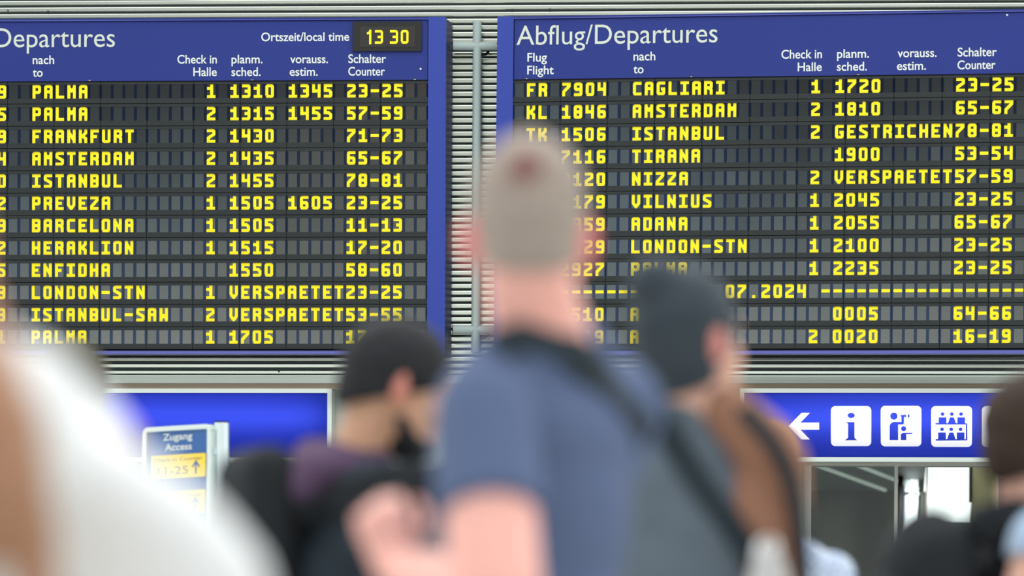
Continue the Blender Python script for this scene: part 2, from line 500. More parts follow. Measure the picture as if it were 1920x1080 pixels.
# ------------------------------------------------------------------ departure boards
PITCH_Z, CELL_H, CELL_W = 0.113, 0.0702, 0.0443
FIELDS = [('flight_number_field', -1, 8), ('destination_field', 9, 23), ('hall_field', 24, 25), ('scheduled_time_field', 26, 30), ('estimated_time_field', 31, 35), ('counter_field', 36, 42)]
def row_text(parts):
    cells = {}
    for c0, s in parts:
        for i, ch in enumerate(s):
            if ch != ' ':
                cells[c0 + i] = ch
    return cells
def departure_board(label, loc, rot, a, rows, row_labels, clock):
    k = a / 0.0593
    root = thing('departure_board', label, 'departure board', loc, rot, None)
    XL, XR = -0.068 * k, 2.546 * k
    OL, OR = XL - 0.083, XR + 0.088
    ZT, ZB = 0.3327, -1.366
    # frame: two side posts, top and bottom lips, splayed body behind
    f = MB()
    f.box(OL, XL, -0.012, 0.05, ZB, ZT, M['blue_post'])
    f.box(XR, OR, -0.012, 0.05, ZB, ZT, M['blue_post'])
    f.box(XL, XR, -0.010, 0.05, 0.3185, ZT, M['blue'])
    f.box(XL, XR, -0.016, -0.010, 0.3205, 0.3235, M['lip'])
    f.box(XL, XR, -0.014, 0.05, ZB, -1.3505, M['lip'])
    vs = [(OL, 0.05, ZB), (OR, 0.05, ZB), (OR, 0.05, ZT), (OL, 0.05, ZT), (OL, 0.18, ZB + 0.01), (OR + 0.02, 0.18, ZB + 0.01), (OR + 0.02, 0.18, ZT), (OL, 0.18, ZT)]
    f.add(vs, [(0, 3, 2, 1), (4, 5, 6, 7), (0, 1, 5, 4), (1, 2, 6, 5), (2, 3, 7, 6), (3, 0, 4, 7)], M['blue_dark'])
    f.build('frame', root)
    # header panel with its lettering
    h = MB()
    h.box(XL + 0.004, XR - 0.004, -0.004, 0.03, 0.0172, 0.3165, M['blue'])
    h.box(XL, XR, 0.0, 0.02, 0.012, 0.3185, M['black'])
    P = lambda px: ((px - 60.1) / 368.8 + 9 * 0.0593) * k
    yf = -0.0056
    put_text(h, 'Abflug/Departures', -0.0538, 0.955 * k, 0.190, 0.0962, yf, M['title_text'], 0.0)
    wt = 0.012
    for s, a0, a1, zz in (('nach', 61, 101.5, 0.1047), ('to', 61.3, 80, 0.0404), ('Check in', 333, 407, 0.1042), ('Halle', 363, 407, 0.0404), ('planm.', 434.5, 492.5, 0.1038), ('sched.', 434.5, 489, 0.0402),
                          ('vorauss.', 544.3, 615, 0.1036), ('estim.', 543.5, 596, 0.0402), ('Schalter', 653, 723.5, 0.1036), ('Counter', 653, 721.5, 0.0402)):
        put_text(h, s, P(a0), P(a1), zz, 0.0425, yf, M['white_text'], wt)
    put_text(h, 'Flug', 0.0025, 0.102, 0.106, 0.0425, yf, M['white_text'], wt)
    put_text(h, 'Flight', 0.0025, 0.137, 0.0415, 0.0425, yf, M['white_text'], wt)
    if clock:
        put_text(h, 'Ortszeit/local time', P(490), P(654.5), 0.2155, 0.0425, yf, M['white_text'], wt)
    for c in (0.0, 13.95, 27.9, 41.8):
        h.box(c * a - 0.012, c * a + 0.012, -0.007, 0.0, 0.0172, 0.0235, M['blue_dark'])
        h.box(c * a - 0.004, c * a + 0.004, -0.0085, -0.007, 0.018, 0.0205, M['white_text'])
    sx, sz = (P(788), 0.072) if clock else (P(60.1) - 0.5337 + 2.39, 0.305)
    h.tube((sx, -0.009, sz), (sx, -0.004, sz), 0.005, M['white_text'], n=10)
    h.build('header_panel', root)
    if clock:
        cm = MB()
        x0, x1 = P(661.5), P(790)
        cm.box(x0, x1, -0.02, 0.0, 0.160, 0.308, M['clock_face'])
        cm.box(P(675), P(778), -0.0215, -0.02, 0.181, 0.284, M['clock_inner'])
        cd = cm.build('clock_display', root)
        for ch, px in (('I1', 683.5), ('3', 703), ('3', 731), ('0', 750.5)):
            cm = MB()
            put_glyph(cm, ch, P(px), 0.268, 0.043, 0.0735, -0.0222, M['yellow'], hw=2.1)
            cm.build('clock_digit', cd)
    # twelve display rows
    for r in range(12):
        z0 = -PITCH_Z * r
        b = MB()
        b.box(XL, XR, 0.014, 0.03, z0 - PITCH_Z + 0.0155, z0 + 0.0155, M['black'])
        lowest = z0 - CELL_H - (0.0255 if r < 11 else 0.0255)
        for mdl in range(11):
            c0 = -1 + 4 * mdl
            mx0 = c0 * a - (a - CELL_W) / 2 + 0.0012
            mx1 = (c0 + 4) * a - (a - CELL_W) / 2 - 0.0012
            if mdl == 0:
                mx0 = XL
            if mdl == 10:
                mx1 = XR
            b.box(mx0, mx1, 0.0, 0.012, lowest, z0 - CELL_H, M['bar'])
            b.box(mx0, mx1, 0.0015, 0.012, z0, z0 + 0.0145, M['bar'])
            for q in range(5):
                g0 = (c0 + q) * a - (a - CELL_W)
                g1 = (c0 + q) * a
                if q == 0:
                    g0 = max(g0 + (a - CELL_W) / 2 + 0.0012, XL)
                if q == 4:
                    g1 = min(g0 + (a - CELL_W) / 2 - 0.0012, XR)
                b.box(g0, g1, 0.004, 0.012, z0 - CELL_H, z0, M['mullion'])
        row = b.build('display_row', root)
        row['label'] = row_labels[r]
        cells = row_text(rows[r])
        for fname, ca, cb in FIELDS:
            fm = MB()
            for c in range(ca, cb + 1):
                x = c * a
                tilt = Matrix.Translation((x + CELL_W / 2, 0.008, z0 - CELL_H / 2)) @ Euler((random.gauss(0, 0.0016), 0, random.gauss(0, 0.0025))).to_matrix().to_4x4() @ Matrix.Translation((-x - CELL_W / 2, -0.008, -z0 + CELL_H / 2))
                fm.box(x, x + CELL_W, 0.0075, 0.0115, z0 - CELL_H, z0, M['flap'], tilt)
                if c in cells:
                    put_glyph(fm, cells[c], x, z0, CELL_W, CELL_H, 0.0068, M['yellow'], tilt)
            fm.build(fname, row)
    return root

LEFT = [
    [(0, 'HV 5049'), (9, 'PALMA'), (24, '1'), (26, '1310'), (31, '1345'), (36, '23-25')],
    [(0, 'EW 1585'), (9, 'PALMA'), (24, '2'), (26, '1315'), (31, '1455'), (36, '57-59')],
    [(0, 'LH 0359'), (9, 'FRANKFURT'), (24, '2'), (26, '1430'), (36, '71-73')],
    [(0, 'KL 1844'), (9, 'AMSTERDAM'), (24, '2'), (26, '1435'), (36, '65-67')],
    [(0, 'TK 1330'), (9, 'ISTANBUL'), (24, '2'), (26, '1455'), (36, '78-81')],
    [(0, 'SR 2412'), (9, 'PREVEZA'), (24, '1'), (26, '1505'), (31, '1605'), (36, '23-25')],
    [(0, 'VY 1879'), (9, 'BARCELONA'), (24, '1'), (26, '1505'), (36, '11-13')],
    [(0, 'EW 9632'), (9, 'HERAKLION'), (24, '1'), (26, '1515'), (36, '17-20')],
    [(0, 'BJ 0245'), (9, 'ENFIDHA'), (26, '1550'), (36, '58-60')],
    [(0, 'FR 3638'), (9, 'LONDON-STN'), (24, '1'), (26, 'VERSPAETET'), (36, '23-25')],
    [(0, 'PC 1018'), (9, 'ISTANBUL-SAW'), (24, '2'), (26, 'VERSPAETET'), (36, '53-55')],
    [(0, 'FR 7411'), (9, 'PALMA'), (24, '1'), (26, '1705'), (36, '17-20')],
]
RIGHT = [
    [(0, 'FR 7904'), (9, 'CAGLIARI'), (24, '1'), (26, '1720'), (36, '23-25')],
    [(0, 'KL 1846'), (9, 'AMSTERDAM'), (24, '2'), (26, '1810'), (36, '65-67')],
    [(0, 'TK 1506'), (9, 'ISTANBUL'), (24, '2'), (26, 'GESTRICHEN'), (36, '78-81')],
    [(0, 'EN 7116'), (9, 'TIRANA'), (26, '1900'), (36, '53-54')],
    [(0, 'LH 2120'), (9, 'NIZZA'), (24, '2'), (26, 'VERSPAETET'), (36, '57-59')],
    [(0, 'FR 5179'), (9, 'VILNIUS'), (24, '1'), (26, '2045'), (36, '23-25')],
    [(0, 'PC 1959'), (9, 'ADANA'), (24, '1'), (26, '2055'), (36, '65-67')],
    [(0, 'FR 3629'), (9, 'LONDON-STN'), (24, '1'), (26, '2100'), (36, '23-25')],
    [(0, 'FR 2927'), (9, 'PALMA'), (24, '1'), (26, '2235'), (36, '23-25')],
    [(-1, '--------------'), (14, '17.07.2024'), (25, '------------------')],
    [(0, 'EW 0510'), (9, 'ANTALYA'), (26, '0005'), (36, '64-66')],
    [(0, 'XQ 0219'), (9, 'ANKARA'), (24, '2'), (26, '0020'), (36, '16-19')],
]
def rl(rows):
    out = []
    for r in rows:
        d = [s for c, s in r if c == 9]
        t = [s for c, s in r if c == 26]
        out.append('split-flap row reading %s %s in yellow' % (d[0], t[0]) if d else 'split-flap row of yellow dashes around a date')
    return out
bl = departure_board('blue split-flap departures board with the local time clock, left of the grey pipe cross', (-2.9806, 19.4943, 4.0995), (0, -0.0007, -0.05), 0.0593, LEFT, rl(LEFT), True)
br = departure_board('blue split-flap departures board headed Abflug/Departures, without a clock, right of the grey pipe cross', (0.0588, 19.3096, 4.0972), (0, 0.0062, -0.145), 0.0596, RIGHT, rl(RIGHT), False)

# ------------------------------------------------------------------ pipe cross between the boards
sup = thing('support_frame', 'pale grey steel pipe post with two cross bars between the departure boards', 'pipe frame', at(893.5, 660, 19.47))
def loc_of(o, p):
    return Vector(p) - o.location
D_P = 19.47
mb = MB()
ptop = at(895.5, 40, D_P); pbot = at(891, 661, D_P)
pbot.x = ptop.x = (ptop.x + pbot.x) / 2
mb.tube(loc_of(sup, pbot), loc_of(sup, ptop), 0.0222, M['pipe'], n=28)
mb.build('post', sup)
for ypx in (86.5, 618.5):
    mb = MB()
    p0, p1 = at(848, ypx, D_P), at(931.5, ypx, D_P)
    p0.z = p1.z
    mb.tube(loc_of(sup, p0), loc_of(sup, p1), 0.0222, M['pipe'], n=28)
    mb.tube(loc_of(sup, p0), loc_of(sup, p0 + Vector((0.004, 0, 0))), 0.025, M['black'], n=20)
    mb.build('cross_bar', sup)
    mb = MB()
    q = at(904, ypx + 15, D_P + 0.02)
    mb.path([loc_of(sup, q + Vector(v)) for v in ((-0.01, 0, 0.0), (0.008, 0, -0.003), (0.026, 0, 0.004), (0.036, 0, 0.022))], 0.004 if ypx > 300 else 0.007, M['black'], n=8)
    mb.build('cable_stub', sup)

# ------------------------------------------------------------------ backlit signs
def circle(cx, cy, r, n=28, ry=None):
    ry = r if ry is None else ry
    return [(cx + r * math.cos(2 * PI * k / n), cy + ry * math.sin(2 * PI * k / n)) for k in range(n)]
def rrect(x0, y0, x1, y1, r, n=6):
    out = []
    for cx, cy, a0 in ((x1 - r, y1 - r, 0), (x0 + r, y1 - r, 90), (x0 + r, y0 + r, 180), (x1 - r, y0 + r, 270)):
        for k in range(n + 1):
            a = math.radians(a0 + 90 * k / n)
            out.append((cx + r * math.cos(a), cy + r * math.sin(a)))
    return out
OFF = 0.14                                            # sign face, metres into the hall from the wall plane
def s2(pts):
    return [wall_xz(px, py, OFF) for px, py in pts]
def lit_sign(label, px0, px1, white_loops, tube_px, power):
    x0, _ = wall_xz(px0, 800, OFF)
    x1, _ = wall_xz(px1, 800, OFF)
    _, z1 = wall_xz((px0 + px1) / 2, 737, OFF)
    _, z0 = wall_xz((px0 + px1) / 2, 858, OFF)
    root = thing('illuminated_sign', label, 'sign')
    root.matrix_world = WT @ Matrix.Translation(((x0 + x1) / 2, -OFF, z0))
    off = Vector(((x0 + x1) / 2, 0, z0))
    e = 0.022
    f = MB()
    hx, hz = (x1 - x0) / 2, z1 - z0
    f.prism([(-hx - e, hz + e), (hx + e, hz + e), (hx, hz), (-hx, hz)], -0.012, 0.16, M['frame_alu'])
    f.prism([(-hx - e, -e), (-hx, 0), (hx, 0), (hx + e, -e)], -0.012, 0.16, M['frame_alu'])
    f.prism([(-hx - e, -e), (-hx - e, hz + e), (-hx, hz), (-hx, 0)], -0.012, 0.16, M['frame_alu'])
    f.prism([(hx + e, -e), (hx, 0), (hx, hz), (hx + e, hz + e)], -0.012, 0.16, M['frame_alu'])
    f.build('frame', root)
    hs = MB()
    hs.box(-hx, hx, 0.145, 0.16, 0, hz, M['housing'])
    hs.box(-hx, hx, 0.004, 0.145, 0, 0.004, M['housing'])
    hs.box(-hx, hx, 0.004, 0.145, hz - 0.004, hz, M['housing'])
    hs.build('housing', root)
    p = MB()
    conv = [[(x - off.x, z - off.z) for x, z in lp] for lp in white_loops]
    outer = [(-hx, 0), (hx, 0), (hx, hz), (-hx, hz)]
    me = fill_mesh([outer] + conv)
    p.add([(v.co.x, 0, v.co.y) for v in me.vertices], [tuple(q.vertices) for q in me.polygons], M['sign_blue'])
    if conv:
        me = fill_mesh(conv)
        p.add([(v.co.x, 0, v.co.y) for v in me.vertices], [tuple(q.vertices) for q in me.polygons], M['sign_white'])
    p.build('sign_face', root)
    tz = wall_xz(px0, tube_px, OFF)[1] - z0
    t = MB()
    t.tube((-hx + 0.03, 0.125, tz), (hx - 0.03, 0.125, tz), 0.013, M['tube'], n=12)
    t.build('tube_lamp', root)
    area_light('tube_light', (0, 0.105, tz), (-PI / 2, 0, 0), hx * 2 - 0.06, 0.08, power * hx, (1.0, 1.0, 1.0), root)
    return root

loops = [s2([(1478.5, 799), (1503, 774), (1518.5, 774), (1500.5, 792.5), (1535.8, 792.5), (1535.8, 805.5), (1500.5, 805.5), (1518.5, 824), (1502.5, 824)])]
for x0, x1, y0, y1 in ((1558, 1633.5, 761.5, 836.5), (1651.5, 1727.5, 761, 837), (1746, 1822.5, 761.5, 838), (1841, 1918, 761.5, 838)):
    loops.append(s2(rrect(x0, y0, x1, y1, 8)))
# i
loops.append(s2(circle(1596, 779, 6.8, ry=5)))
loops.append(s2([(1585, 791.3), (1602.2, 791.3), (1602.2, 821), (1606.5, 825), (1606.5, 825.6), (1584.5, 825.6), (1584.5, 825), (1590, 821), (1590, 795), (1588, 793)]))
# viewing terrace: adult with telescope and child
loops.append(s2(circle(1676, 780.2, 6.9)))
loops.append(s2([(1668, 825.3), (1668, 799), (1669.5, 794.5), (1674.5, 791), (1690, 791), (1690, 781), (1688.5, 781), (1688.3, 778.6), (1699, 777.2), (1699.3, 782.5), (1695, 781.6), (1695, 793.5), (1693.5, 796), (1684, 796), (1684, 825.3)]))
loops.append(s2([(1702, 777), (1705.3, 777), (1705.3, 783), (1702, 783)]))
loops.append(s2(circle(1694.3, 803.8, 4.8)))
loops.append(s2([(1689, 825.3), (1689, 815), (1691, 812.3), (1694, 811.4), (1712, 811.4), (1708.5, 814), (1699.2, 814), (1699.2, 825.3)]))
# auditorium: two rows of people at a bench
for cx in (1767.3, 1784.6, 1802):
    loops.append(s2(circle(cx, 776.4, 3.5)))
    loops.append(s2(circle(cx - 1, 804.8, 3.5)))
loops.append(s2([(1754, 796), (1754, 793.2), (1760, 793.2), (1760, 782.4), (1774.6, 782.4), (1774.6, 793.5), (1777.4, 793.5), (1781, 782.4), (1788.5, 782.4), (1792.5, 793.5), (1795, 793.5), (1795, 782.4), (1809.6, 782.4), (1809.6, 793.8),
                 (1813.6, 793.8), (1813.6, 825.8), (1754.5, 826.2), (1754.5, 823.2), (1758.9, 823.2), (1758.9, 810.9), (1773.4, 810.9), (1773.4, 823.3), (1776, 823.3), (1780, 810.9), (1787.6, 810.9), (1791.6, 823.3), (1794, 823.3), (1794, 810.9), (1808.4, 810.9), (1808.4, 823.8), (1810.8, 823.2), (1810.8, 796)]))
# restroom figure
loops.append(s2(circle(1866, 772, 4.2)))
loops.append(s2([(1861, 778), (1871, 778), (1878, 800), (1875, 801), (1870, 786), (1876, 810), (1871.5, 810), (1871.5, 828), (1867.5, 828), (1867.5, 810), (1864.5, 810), (1864.5, 828), (1860.5, 828), (1860.5, 810), (1856, 810), (1862, 786), (1857, 801), (1854, 800)]))
lit_sign('backlit blue wayfinding sign with a white arrow and white pictogram squares over the glass door', 1395, 2260, loops, 783, 2.6)
lit_sign('plain backlit blue sign box behind the yellow and blue access sign', -140, 614, [], 781, 2.6)

# ------------------------------------------------------------------ glass door and the place behind it
mb = MB()
mb.box(X_DOOR0, X_DOOR0 + 0.035, -0.02, 0.12, 0, Z_LINTEL - 0.02, M['grey_metal'])
mb.box(X_DOOR1 - 0.035, X_DOOR1, -0.02, 0.12, 0, Z_LINTEL - 0.02, M['grey_metal'])
mb.box(X_DOOR0, X_DOOR1, 0.0, 0.12, Z_LINTEL - 0.02, Z_LINTEL + 0.01, M['grey_metal'])
xm = wall_xz(1680, 950)[0]
mb.box(xm - 0.009, xm + 0.009, 0.0, 0.05, 0, Z_LINTEL - 0.02, M['grey_metal'])
o = mb.build('door_1'); o.matrix_world = WT; struct(o)
mb = MB()
mb.box(X_DOOR0 + 0.035, xm - 0.009, 0.02, 0.026, 0, Z_LINTEL - 0.02, M['pane'])
mb.build('pane', o)

D_W = 26.0
zc = 1 + (1310 - 918) / F_PX * D_W
e0, e1 = at(1737, 900, 19.95), at(1737, 900, D_W)          # the glazed edge of the dark lobby
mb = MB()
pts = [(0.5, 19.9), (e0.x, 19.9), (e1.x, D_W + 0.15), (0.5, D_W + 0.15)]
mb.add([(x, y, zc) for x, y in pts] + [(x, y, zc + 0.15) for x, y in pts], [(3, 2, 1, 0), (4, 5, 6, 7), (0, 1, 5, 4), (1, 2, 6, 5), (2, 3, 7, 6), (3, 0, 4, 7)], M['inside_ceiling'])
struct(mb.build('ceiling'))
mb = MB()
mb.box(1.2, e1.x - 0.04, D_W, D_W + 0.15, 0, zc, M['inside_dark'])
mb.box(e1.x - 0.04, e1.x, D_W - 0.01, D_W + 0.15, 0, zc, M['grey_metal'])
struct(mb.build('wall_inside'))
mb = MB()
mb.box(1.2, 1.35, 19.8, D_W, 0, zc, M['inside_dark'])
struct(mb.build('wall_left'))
w2 = at(1879, 900, 23.5)
mb = MB()
mb.box(w2.x, w2.x + 2.0, 23.5, 23.65, 0, 3.2, M['inside_dark'])
struct(mb.build('wall_right'))
mb = MB()
g0, g1 = at(1740, 900, 25.2), at(1822, 900, 25.2)
mb.box(g0.x, g1.x, 25.2, 25.21, 0.05, 3.0, M['pane'])
mb.box(g0.x - 0.012, g0.x, 25.19, 25.23, 0, 3.0, M['grey_metal'])
mb.box(g1.x, g1.x + 0.02, 25.19, 25.23, 0, 3.0, M['grey_metal'])
mb.box(g0.x, g1.x, 25.19, 25.23, 0.0, 0.05, M['grey_metal'])
struct(mb.build('window_1'))
def strip(p0, p1):
    d = (p1 - p0).normalized()
    s = Vector((d.y, -d.x, 0)) * 0.008
    m_ = MB()
    a, b = p0, p1
    vs = [a - s, a + s, b + s, b - s]
    vs = vs + [v + Vector((0, 0, 0.02)) for v in vs]
    m_.add(vs, [(0, 1, 2, 3), (7, 6, 5, 4), (0, 4, 5, 1), (1, 5, 6, 2), (2, 6, 7, 3), (3, 7, 4, 0)], M['ceiling_strip'])
    return m_
dir_ = Vector((0.25, 1.0, 0)).normalized()
a1 = at(1535, 868, 23.05); a2 = at(1612, 868, 23.05)
for p, lab, ln in ((a1, 'thin pale ceiling strip with added glow behind the door, the one further left', 2.7), (a2, 'thin pale ceiling strip with added glow behind the door, ending near the pale slim column', 2.5)):
    p.z = zc - 0.021
    tag(strip(p - dir_ * 2.0, p + dir_ * ln).build('ceiling_strip'), lab, 'ceiling strip', 'ceiling strips behind the door')
mb = MB()
p = at(1708, 950, 24.6)
mb.tube((p.x, p.y, 0), (p.x, p.y, zc), 0.047, M['pale_column'], n=32)
dl = bpy.data.lights.new('column_fill', 'SPOT')  # added spot without a fitting, brightens the pale column
dl.energy, dl.spot_size, dl.spot_blend, dl.shadow_soft_size = 75.0, math.radians(60), 0.6, 0.04
dlo = bpy.data.objects.new('column_fill', dl)
COL.objects.link(dlo)
dlo.location = (p.x + 0.06, p.y - 0.75, zc - 0.03)
dlo.rotation_euler = (math.radians(66), 0, 0)
mb.tube((p.x, p.y, zc - 0.1), (p.x, p.y, zc - 0.08), 0.055, M['steel'], n=32)
tag(mb.build('slim_column'), 'pale slim column behind the glass door left of the bright window', 'column')
mb = MB()
p = at(1689, 950, 24.2)
mb.box(p.x - 0.014, p.x + 0.014, p.y, p.y + 0.05, 0, zc, M['black'])
tag(mb.build('door_post'), 'narrow black post behind the glass door beside the pale slim column', 'post')
mb = MB()
p = at(1848, 950, 24.0)
mb.tube((p.x, p.y, 0), (p.x, p.y, 3.2), 0.089, M['column_olive'], n=40)
mb.box(p.x - 0.103, p.x - 0.085, p.y - 0.02, p.y + 0.02, 2.24, 3.2, M['inside_dark'])
tag(mb.build('olive_column'), 'round olive-grey column behind the glass door right of the bright window', 'column')
mb = MB()
p = at(1880, 893, 23.4)
q = at(1960, 866, 23.4)
mb.box(p.x, q.x, 23.42, 23.5, p.z, q.z + 0.1, M['white'])
r_ = at(1897, 893, 23.4); r2 = at(1884, 872, 23.4)
mb.prism([(r2.x, r2.z), (r_.x, r_.z), (q.x, r_.z), (q.x, r2.z)], 23.415, 23.42, M['red'])
tag(mb.build('wall_sign'), 'small red and white sign on the dark wall right of the olive column', 'sign')
unit = thing('louvred_unit', 'pale louvred unit with a dark top outside the bright window', 'ventilation unit', (0, 0, 0))
pl, pr = at(1740, 985, 28.0), at(1905, 985, 28.0)
zt = at(1780, 981, 28.0).z
mb = MB()
mb.box(pl.x + 0.02, pr.x, 28.0, 28.8, zt - 0.06, zt, M['green_grey'])
mb.tube((pl.x + 0.02, 28.0, zt - 0.03), (pl.x + 0.02, 28.8, zt - 0.03), 0.03, M['green_grey'], n=16)
mb.build('top', unit)
mb = MB()
mb.box(pl.x, pr.x, 28.1, 28.7, 0, zt - 0.06, M['green_grey'])
for k in range(18):
    zz = zt - 0.085 - k * 0.026
    mb.box(pl.x - 0.03, pr.x, 28.05, 28.1, zz - 0.014, zz, M['pale_louvre'])
mb.build('body', unit)

# ------------------------------------------------------------------ access sign on its post
AY = -0.70
PA = at(400, 800, 16.0)
AT = Matrix.Translation((PA.x, PA.y, 0)) @ Matrix.Rotation(AY, 4, 'Z')
AI = AT.inverted()
AN = Vector((math.sin(AY), -math.cos(AY), 0))
def acc(px, py):
    p = AI @ on_plane(px, py, Vector((PA.x, PA.y, 0)), AN)
    return p.x, p.z
acs = thing('access_sign', 'blue Zugang Access sign with yellow plates in an aluminium frame on a post', 'sign')
acs.matrix_world = AT
xl, xr_ = acc(272, 860)[0], acc(399, 860)[0]
ztop = acc(395, 795)[1]
zbot = ztop - 0.62
f = MB()
out = rrect(xl, zbot, xr_, ztop, 0.03)
inn = rrect(xl + 0.024, zbot + 0.02, xr_ - 0.02, ztop - 0.02, 0.004)
me = fill_mesh([out, inn])
f.add([(v.co.x, -0.015, v.co.y) for v in me.vertices], [tuple(q.vertices) for q in me.polygons], M['frame_alu'])
n = len(out)
f.add([(x, -0.015, z) for x, z in out] + [(x, 0.02, z) for x, z in out], [(i, (i + 1) % n, n + (i + 1) % n, n + i) for i in range(n)] + [tuple(range(n, 2 * n))], M['frame_alu'])
n = len(inn)
f.add([(x, -0.015, z) for x, z in inn] + [(x, -0.004, z) for x, z in inn], [(i, (i + 1) % n, n + (i + 1) % n, n + i) for i in range(n)], M['frame_alu'])
f.build('frame', acs)
p = MB()
p.box(xl + 0.025, xr_ - 0.02, -0.005, 0.004, zbot + 0.02, ztop - 0.02, M['access_blue'])
b1 = acc(309, 826)[1]; b2 = acc(311, 845)[1]
put_text(p, 'Zugang', acc(307.5, 820)[0], acc(362.5, 820)[0], b1, 0.027, -0.0062, M['white_text'], 0.02)
put_text(p, 'Access', acc(311.5, 840)[0], acc(361.5, 840)[0], b2, 0.027, -0.0062, M['white_text'], 0.02)
pl_x0, pl_x1 = acc(287, 870)[0], acc(388, 870)[0]
z1a, z1b = acc(388, 849.5)[1], acc(388, 893)[1]
for za_, zb_, t1, t2 in ((z1a, z1b, 'Check-in Counter', '11-25'), (z1a - 0.15, z1b - 0.15, 'Check-in Counter', '51-81')):
    p.prism(rrect(pl_x0, zb_, pl_x1, za_, 0.006), -0.009, -0.005, M['access_yellow'])
    put_text(p, t1, pl_x0 + 0.012, pl_x1 - 0.016, za_ - 0.026, 0.015, -0.0096, M['access_ink'], 0.0)
    put_text(p, t2, pl_x0 + 0.04, pl_x1 - 0.1, zb_ + 0.016, 0.032, -0.0096, M['access_ink'], 0.0)
    ax, az = pl_x1 - 0.055, (za_ + zb_) / 2 - 0.008
    p.add([(ax + u, -0.0096, az + v) for u, v in ((-0.005, -0.028), (0.005, -0.028), (0.005, 0.012), (0.019, -0.003), (0.024, 0.004), (0, 0.03), (-0.024, 0.004), (-0.019, -0.003), (-0.005, 0.012))], [tuple(range(9))], M['access_arrow'])
p.build('sign_panel', acs)
pp = AI @ at(415.5, 800, 16.03)
zpt = at(415, 793, 16.03).z
mb = MB()
mb.tube((pp.x, pp.y, 0.012), (pp.x, pp.y, zpt), 0.0315, M['steel'], n=28)
mb.build('post', acs)
mb = MB()
mb.tube((pp.x, pp.y, zpt), (pp.x, pp.y, zpt + 0.006), 0.031, M['black'], n=28)
mb.build('post_cap', acs)
mb = MB()
mb.tube((pp.x, pp.y, 0), (pp.x, pp.y, 0.012), 0.2, M['steel'], n=36)
mb.build('base_plate', acs)
for zz in (zpt - 0.12, zpt - 0.5):
    mb = MB()
    mb.box(xr_ - 0.01, pp.x, 0.0, 0.02, zz - 0.015, zz + 0.015, M['steel'])
    mb.build('clamp', acs)

# ------------------------------------------------------------------ people
def prim_ell(c, r, R=None, nu=20, nv=14):
    vs, fs = [], []
    for j in range(1, nv):
        t = PI * j / nv
        for i in range(nu):
            a = 2 * PI * i / nu
            vs.append(Vector((r[0] * math.sin(t) * math.cos(a), r[1] * math.sin(t) * math.sin(a), r[2] * math.cos(t))))
    vs.append(Vector((0, 0, r[2]))); vs.append(Vector((0, 0, -r[2])))
    n = len(vs)
    for j in range(nv - 2):
        for i in range(nu):
            k = (i + 1) % nu
            fs.append((j * nu + i, (j + 1) * nu + i, (j + 1) * nu + k, j * nu + k))
    for i in range(nu):
        k = (i + 1) % nu
        fs.append((n - 2, i, k))
        fs.append((n - 1, (nv - 2) * nu + k, (nv - 2) * nu + i))
    c = Vector(c)
    return [(R @ v if R is not None else v) + c for v in vs], fs
def prim_cap(p0, r0, p1, r1, flat0=False, flat1=False, n=18, sx=1.0):
    """tapered limb segment from p0 to p1 with round (or flat) ends."""
    p0, p1 = Vector(p0), Vector(p1)
    d = p1 - p0
    q = d.to_track_quat('Z', 'Y')
    L = d.length
    prof = []
    if flat0:
        prof += [(r0, 0)]
    else:
        prof += [(r0 * math.sin(a), -r0 * math.cos(a)) for a in (PI / 8, PI / 4, 3 * PI / 8, PI / 2)]
    if flat1:
        prof += [(r1, L)]
    else:
        prof += [(r1 * math.sin(a), L - r1 * math.cos(a)) for a in (PI / 2, 5 * PI / 8, 3 * PI / 4, 7 * PI / 8)]
    vs, fs = [], []
    for r, h in prof:
        for i in range(n):
            a = 2 * PI * i / n
            vs.append(p0 + q @ Vector((r * math.cos(a) * sx, r * math.sin(a), h)))
    m = len(prof)
    for j in range(m - 1):
        for i in range(n):
            k = (i + 1) % n
            fs.append((j * n + i, j * n + k, (j + 1) * n + k, (j + 1) * n + i))
    vs.append(p0 + q @ Vector((0, 0, 0 if flat0 else -r0)))
    vs.append(p0 + q @ Vector((0, 0, L if flat1 else L + r1)))
    for i in range(n):
        k = (i + 1) % n
        fs.append((len(vs) - 2, k, i))
        fs.append((len(vs) - 1, (m - 1) * n + i, (m - 1) * n + k))
    return vs, fs
def xf(prims, T):
    return [([T @ v for v in vs], fs) for vs, fs in prims]
